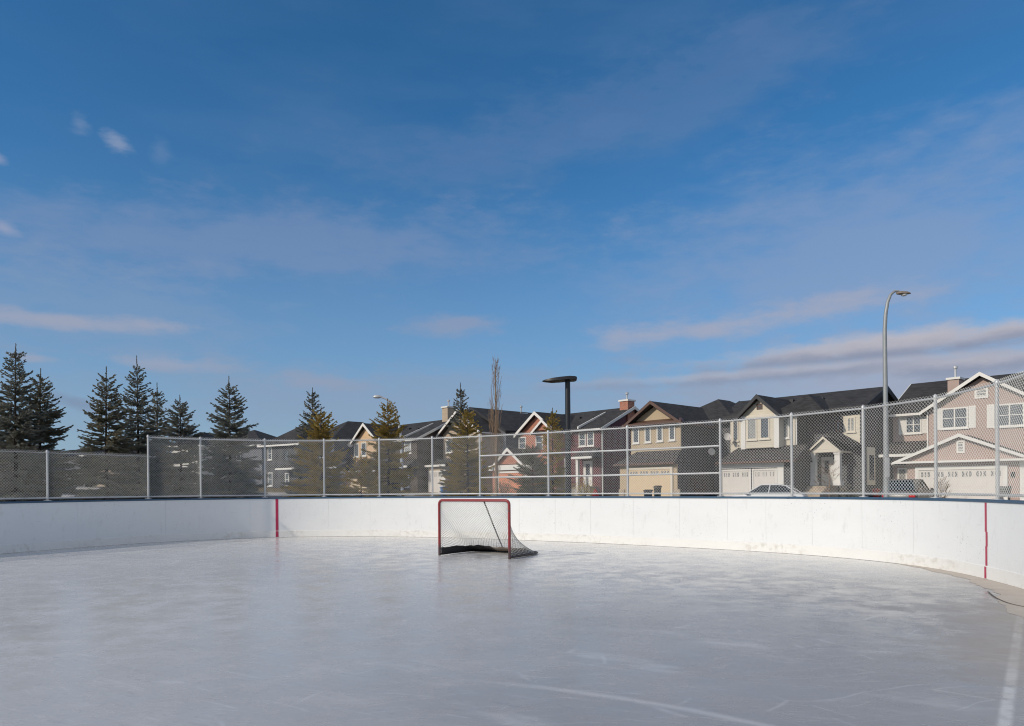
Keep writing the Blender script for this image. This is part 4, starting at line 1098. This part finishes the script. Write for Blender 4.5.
def bare_tree(name, label, px, ytop, Z, spread, seed, kind='barkpale', nb=60, columnar=True, group=None, cat='tree', stems=1, r0=.012):
    r = random.Random(seed); H = at(px,ytop,Z).z-gnd(0,Z)+.05; q = MB(); tr = MB(); p = at(px,470,Z)
    t = thing(name, label, cat, (p.x,p.y,gnd(0,Z)-.08), 0, group)
    if stems == 1: tr.tube([(0,0,0),(.03,.02,H*.5),(.0,.0,H*.97)],[r0*H,r0*H*.6,.01],7)
    else:
        for k in range(stems):
            a = r.random()*6.28; tr.tube([(0,0,0),(spread*.3*math.cos(a),spread*.3*math.sin(a),H*.4),(spread*.6*math.cos(a),spread*.6*math.sin(a),H*.8)],[.03,.02,.01],5)
    for k in range(nb):
        z = H*(.12+.8*r.random()) if columnar else H*(.25+.65*r.random()); a = r.random()*6.28
        L = (H-z)*.5*r.uniform(.4,1)+.35
        sp = spread*(1-.6*z/H)*r.uniform(.5,1.1)
        o = Vector((math.cos(a),math.sin(a),0)); rise = L if columnar else L*.5
        P = [Vector((0,0,z)), Vector((0,0,z))+o*sp*.7+Vector((0,0,rise*.35)), Vector((0,0,z))+o*sp+Vector((0,0,rise))]
        q.tube(P,[.012,.008,.004],4,cap=False)
        for j in range(5):
            f_ = r.uniform(.3,.95); b_ = P[1].lerp(P[2],f_); a2 = a+r.uniform(-1.6,1.6)
            q.tube([b_, b_+Vector((math.cos(a2)*sp*.35,math.sin(a2)*sp*.35,rise*.3*r.random()+.08))],[.007,.003],3,cap=False)
    tr.build('trunk',M[kind],t,recalc=False); q.build('crown',M[kind],t,recalc=False); return t
bare_tree('poplar_tree','tall bare columnar poplar with pale upright twigs',496,354,40,.5,3,nb=75)
bare_tree('bare_tree','small bare tree in front of the charcoal house steps',829,459,42,.9,5,nb=40,columnar=False,r0=.02)
bare_tree('shrub','bare brown shrub beside the pink house garage',941,477,41,.7,6,nb=60,columnar=False,stems=6,cat='shrub')
bare_tree('shrub','reddish bare shrub left of the peach garage',343,472,60,1.5,8,nb=70,columnar=False,stems=7,cat='shrub')
bare_tree('shrub','dark bare shrub against the beige house side wall',700,470,49,1.0,9,kind='bark',nb=80,columnar=False,stems=7,cat='shrub')
def bush(label, px, ytop, Z, rad, kind, seed):
    r = random.Random(seed); zt = at(px,ytop,Z).z; p = at(px,480,Z); g_ = gnd(0,Z); H = max(.5,zt-g_)
    t = thing('shrub',label,'shrub',(p.x,p.y,g_-.06)); q = MB(); tr = MB()
    for k in range(9):
        a = r.random()*6.28; tr.tube([(0,0,0),(rad*.5*math.cos(a),rad*.5*math.sin(a),H*.8)],[.025,.008],4,cap=False)
    for k in range(900):
        a = r.random()*6.28; el_ = math.acos(r.random()); rr_ = r.uniform(.55,1.05)*(1+.2*math.sin(a*3+el_*4))
        c = Vector((math.cos(a)*math.sin(el_)*rad*rr_, math.sin(a)*math.sin(el_)*rad*rr_, H*(.08+.92*math.cos(el_)*min(rr_,1))))
        d_ = Vector((r.gauss(0,1),r.gauss(0,1),r.gauss(.5,1))).normalized(); e_ = d_.orthogonal().normalized()*.025; L = r.uniform(.08,.18)
        b0 = len(q.v); q.v += [tuple(c),tuple(c+d_*L*.5+e_),tuple(c+d_*L),tuple(c+d_*L*.5-e_)]; q.f.append((b0,b0+1,b0+2,b0+3))
    tr.build('stems',M['bark'],t,recalc=False); q.build('leaves',M[kind],t,recalc=False)
bush('rounded golden shrub in front of the burgundy house porch',584,478,52,.95,'gold_needles',31)
bush('dark green shrub left of the burgundy house porch',562,481,50,.9,'green_needles',32)
bush('dark shrub in front of the salmon garage door',504,479,50,.8,'green_needles',33)
bush('golden shrub on the right of the salmon garage door',530,482,49,.9,'gold_needles',34)
bush('low dark shrub between the charcoal house steps and the pink house',849,484,45,.9,'green_needles',35)

# ------------------------------------------------------------------ lamps
Z = 30; b0 = at(886.3,490,Z); X0 = b0.x; g0 = gnd(0,Z)-.06
lamp = thing('street_lamp','tall galvanised street lamp with a curved arm above the right boards','street lamp',(X0,Z,g0))
def rel(px,py,z_=Z): p = at(px,py,z_); return (p.x-X0,0,p.z-g0)
P = [(0,0,0),(0,0,1.5),(0,0,4),rel(884.9,352),rel(884.7,330),rel(885.6,314),rel(887.6,302),rel(890.6,294.5),rel(894.5,291.3),rel(899,291.2)]
P = [Vector(p) for p in P]
MB().tube(P,[.115,.11,.10,.085,.08,.075,.068,.06,.05,.045],12).build('pole',M['lamp_galv'],lamp,smooth=True)
MB().lathe([(.2,0),(.2,.04),(.15,.05),(.14,.35),(.12,.4)],12).build('base',M['galv'],lamp,smooth=True)
hp = Vector(rel(903.5,293.2))
q = MB(); L=.30; rows=[(-L,.03,.05),(-L*.7,.10,.09),(-.1,.14,.11),(.15,.13,.09),(L*.95,.05,.04)]
for x,wy,hz in rows:
    for k in range(10):
        a = 2*math.pi*k/10; q.v.append((hp.x+x,hp.y+wy*math.cos(a),hp.z-.02+hz*math.sin(a)*(1 if math.sin(a)>0 else .35)))
for i in range(4):
    for k in range(10): q.f.append((i*10+k,i*10+(k+1)%10,(i+1)*10+(k+1)%10,(i+1)*10+k))
q.f += [tuple(range(10)),tuple(range(40,50))]
M['lamp_tan'] = plain('weathered_lamp_housing',(.24,.19,.15),.5)
hd = q.build('lamp_head',M['lamp_tan'],lamp,smooth=True)
MB().lathe([(.02,hp.z-.13),(.10,hp.z-.105),(.125,hp.z-.05)],12,(hp.x+.02,hp.y)).build('lens',M['headlens'],hd,smooth=True)
MB().box(-.07,.07,-.14,-.09,1.9,2.7).build('control_box',M['galv'],lamp)
# distant street lamp on the left
Z2 = 52; b2 = at(402,470,Z2); X0 = b2.x; g0 = gnd(0,Z2)-.06; lamp2 = thing('street_lamp','distant street lamp arching left over the golden spruce','street lamp',(X0,Z2,g0))
def rel2(px,py): p = at(px,py,Z2); return Vector((p.x-X0,0,p.z-g0))
MB().tube([Vector((0,0,0)),rel2(401.5,440),rel2(399,425),rel2(395.5,411),rel2(391.5,403),rel2(386,399),rel2(381,397.2)],[.12,.10,.09,.08,.07,.06,.05],10).build('pole',M['galv'],lamp2,smooth=True)
hh_ = rel2(377.5,397)
MB().tube([hh_+Vector((-.32,0,0)),hh_+Vector((-.2,0,.02)),hh_+Vector((.1,0,.02)),hh_+Vector((.36,0,0))],[.03,.12,.13,.04],10).build('lamp_head',M['galv'],lamp2,smooth=True)
# black rink light
Z3 = 23.6; b3 = at(568.2,480,Z3); X0 = b3.x; rl = thing('rink_light','black flat headed light post behind the end boards','light post',(X0,Z3,-.06))
def rel3(px,py): p = at(px,py,Z3); return Vector((p.x-X0,0,p.z+.06))
tp = rel3(567.6,381); MB().tube([Vector((0,0,0)),tp],[.105,.085],14).build('pole',M['lamp_black'],rl,smooth=True)
MB().lathe([(.2,0),(.2,.03),(.13,.04),(.12,.4)],14).build('base',M['lamp_black'],rl,smooth=True)
q = MB(); secs=[(542.3,381.2,.4,.10),(545,380.9,1.0,.35),(552,380.4,2.3,.55),(560,379.6,2.6,.62),(569,378.8,2.7,.62),(574.5,378.9,2.6,.55),(576.3,379,2.0,.45)]
for px_,py_,hp_,wy in secs:
    c = rel3(px_,py_); hh = hp_*Z3/F
    for y,z in ((-wy,-hh*.6),(-wy*.9,hh*.6),(0,hh),(wy*.9,hh*.6),(wy,-hh*.6),(0,-hh)): q.v.append((c.x,y*.55,c.z+z))
for i in range(len(secs)-1):
    for k in range(6): q.f.append((i*6+k,i*6+(k+1)%6,(i+1)*6+(k+1)%6,(i+1)*6+k))
q.f += [tuple(range(6)),tuple(range(6*len(secs)-6,6*len(secs)))]
q.build('lamp_head',M['lamp_black'],rl,smooth=True)

# ------------------------------------------------------------------ cars
def car(label, x, y, rz, paint, suv=False, L=4.5, Wd=1.78, Ht=1.46, name='parked_car'):
    t = thing(name,label,'car',(x,y,gnd(x,y)-.02),rz)
    hw = Wd/2; bh = .93 if not suv else 1.08
    if suv: prof = [(-L/2,.45),(-L/2+.03,.85),(-L/2+.12,bh),(L*.18,bh),(L*.42,bh-.13),(L/2-.03,.72),(L/2,.42),(L/2-.1,.25),(-L/2+.1,.25)]
    else: prof = [(-L/2,.5),(-L/2+.04,.82),(-L/2+.2,bh),(L*.16,bh-.02),(L*.40,.82),(L/2-.05,.62),(L/2,.40),(L/2-.12,.22),(-L/2+.12,.22)]
    q = MB(); n_=len(prof); ys = [-hw,-hw*.97,hw*.97,hw]
    for j,yy in enumerate([-1,-.93,.93,1]):
        sc_ = .965 if abs(yy)==1 else 1.0
        for px_,pz in prof: q.v.append((px_*sc_, yy*hw, .25+(pz-.25)*(sc_ if pz>.6 else 1)))
    for j in range(3):
        for k in range(n_): q.f.append((j*n_+k,j*n_+(k+1)%n_,(j+1)*n_+(k+1)%n_,(j+1)*n_+k))
    q.f += [tuple(range(n_)),tuple(range(3*n_,4*n_))]
    body = q.build('body',paint,t,smooth=True,bevel=.035)
    # cabin: pillars and roof in paint, glass inside
    if suv: cab = [(-L/2+.1,bh),(-L/2+.32,Ht-.05),(-L/2+.7,Ht),(L*.02,Ht-.02),(L*.2,bh)]
    else: cab = [(-L/2+.32,bh-.01),(-L*.27,Ht-.10),(-L*.12,Ht),(L*.03,Ht-.03),(L*.25,bh-.05)]
    def cabin(ins, zlo, zhi, w0, w1):
        r_ = MB(); k_=len(cab)
        for sg in (-1,1):
            for px_,pz in cab:
                f_ = (pz-bh)/(Ht-bh); r_.v.append((px_*(1-ins),sg*(w0+(w1-w0)*max(f_,0)),pz-(zhi if f_>.5 else 0)))
        r_.f += [tuple(range(k_)),tuple(range(k_,2*k_))]+[(k,(k+1)%k_,k_+(k+1)%k_,k_+k) for k in range(k_)]
        return r_
    cabin(0,0,.035,hw-.09,hw-.27).build('window_glass',M['carglass'],t,bevel=.02)
    rf = MB(); top=[c for c in cab if c[1]>bh+.25]; 
    k_ = len(top)
    for sg in (-1,1):
        for px_,pz in top: rf.v.append((px_,sg*(hw-.255),pz))
    for sg in (-1,1):
        for px_,pz in top: rf.v.append((px_,sg*(hw-.255),pz-.09))
    rf.f += [(i,i+1,k_+i+1,k_+i) for i in range(k_-1)]+[(2*k_+i,3*k_+i,3*k_+i+1,2*k_+i+1) for i in range(k_-1)]
    rf.f += [(i,2*k_+i,2*k_+i+1,i+1) for i in range(k_-1)]+[(k_+i,k_+i+1,3*k_+i+1,3*k_+i) for i in range(k_-1)]+[(0,k_,3*k_,2*k_),(k_-1,3*k_-1,4*k_-1,2*k_-1)]
    roof = rf.build('roof',paint,t,smooth=True)
    pil = MB()
    for sg in (-1,1):
        for (xa,za),(xb,zb) in ((cab[0],cab[1]),(cab[-1],cab[-2])):
            pil.tube([(xa,sg*(hw-.09),za-.02),(xb,sg*(hw-.26),zb-.02)],.035,6)
        pil.tube([(-L*.06,sg*(hw-.085),bh-.02),(-L*.08,sg*(hw-.262),Ht-.03)],.03,6)
    pil.build('pillars',paint,roof,smooth=True)
    for sx in (-L*.30,L*.31):
        for sg in (-1,1):
            wh = MB(); c = (sx,sg*(hw-.09),.33)
            for k in range(2):
                pass
            def ringy(r0,y): return [(c[0]+r0*math.cos(2*math.pi*k/20),y,c[2]+r0*math.sin(2*math.pi*k/20)) for k in range(20)]
            wh.prism(ringy(.33,c[1]-.10),ringy(.33,c[1]+.115)); w_ = wh.build('wheel',M['rubber'],t,smooth=True)
            MB().prism(ringy(.2,c[1]+sg*.1165),ringy(.19,c[1]+sg*.13)).build('rim',M['chrome'],w_)
    for sg in (-1,1):
        MB().box(-L/2-.012,-L/2+.1,sg*hw*.72-.16,sg*hw*.72+.16,.72 if suv else .54,.86 if suv else .68).build('tail_light',M['tail'],t)
        MB().box(L/2-.22,L/2-.025,sg*hw*.72-.18,sg*hw*.72+.18,.56,.66).build('headlight',M['headlens'],t)
        MB().box(L*.17,L*.22,min(sg*(hw-.02),sg*(hw+.17)),max(sg*(hw-.02),sg*(hw+.17)),bh-.02,bh+.12).build('mirror',paint,t,bevel=.02)
    return t
p = at(766,488,41.5); car('white hatchback parked in front of the white double garage',p.x,p.y,R(180-30),M['carwhite'],L=4.4,Ht=1.50)
p = at(909,488,41); car('dark sport utility car parked beside the pink house garage',p.x,p.y,R(90-42),M['cardark'],True,4.5,1.85,1.72)

# ------------------------------------------------------------------ small things
def wheelie(label, px, ytop, Z, wpx, m_, name='wheelie_bin', rz=-.8):
    p = at(px,490,Z); g_ = gnd(0,Z)+.01; H = at(px,ytop,Z).z-g_; W_ = wpx*Z/F/2/1.25
    t = thing(name,label,'bin',(p.x,p.y,g_),rz)
    q = MB(); a,b_ = W_*.8,W_
    q.add([(-a,-a,.06),(a,-a,.06),(a,a,.06),(-a,a,.06),(-b_,-b_,H*.88),(b_,-b_,H*.88),(b_,b_,H*.88),(-b_,b_,H*.88)],[(0,3,2,1),(4,5,6,7),(0,1,5,4),(1,2,6,5),(2,3,7,6),(3,0,4,7)])
    q.build('body',m_,t,bevel=.03)
    MB().ext_x([(-b_-.05,H*.885),(-b_-.03,H*.93),(0,H),(b_+.04,H*.98),(b_+.04,H*.885)],-b_-.03,b_+.03).build('lid',m_,t,bevel=.015)
    for sg in (-1,1):
        c=(sg*a,a*.9,.11); MB().prism([(c[0]-.03,c[1]+.11*math.cos(2*math.pi*k/14),c[2]+.11*math.sin(2*math.pi*k/14)) for k in range(14)],[(c[0]+.03,c[1]+.11*math.cos(2*math.pi*k/14),c[2]+.11*math.sin(2*math.pi*k/14)) for k in range(14)]).build('wheel',M['rubber'],t)
    MB().tube([(-b_*.8,b_+.08,H*.9),(b_*.8,b_+.08,H*.9)],.018,6).build('handle',m_,t)
wheelie('black wheelie bin in front of the cream garage door',648,489.5,46,8,M['bin_black'])
wheelie('brown green wheelie bin right of the black one, taller',657.5,485.5,46.5,7,M['bin_green'])
wheelie('wide dark grey bin by the right end of the pink garage',1004.5,485,41,15,M['bin_grey'])
wheelie('blue recycling bin in front of the tan house garage',443.5,486.5,54,6,M['bin_blue'])
wheelie('red bin standing between the charcoal and pink houses',876,488.5,47,7,M['bin_red'])
p = at(595.5,490,44); g_ = gnd(0,44)
hy = thing('fire_hydrant','red fire hydrant in front of the burgundy house','fire hydrant',(p.x,p.y,g_+.25))
MB().lathe([(.16,-.25),(.16,.05),(.11,.06),(.11,.62),(.15,.64),(.15,.68),(.12,.78),(.06,.86),(.03,.88),(.03,.94)],14).build('barrel',M['hydrant'],hy,smooth=True)
for sg in (-1,1): MB().tube([(sg*.1,0,.5),(sg*.2,0,.5)],.06,10).build('outlet',M['hydrant'],hy,smooth=True)
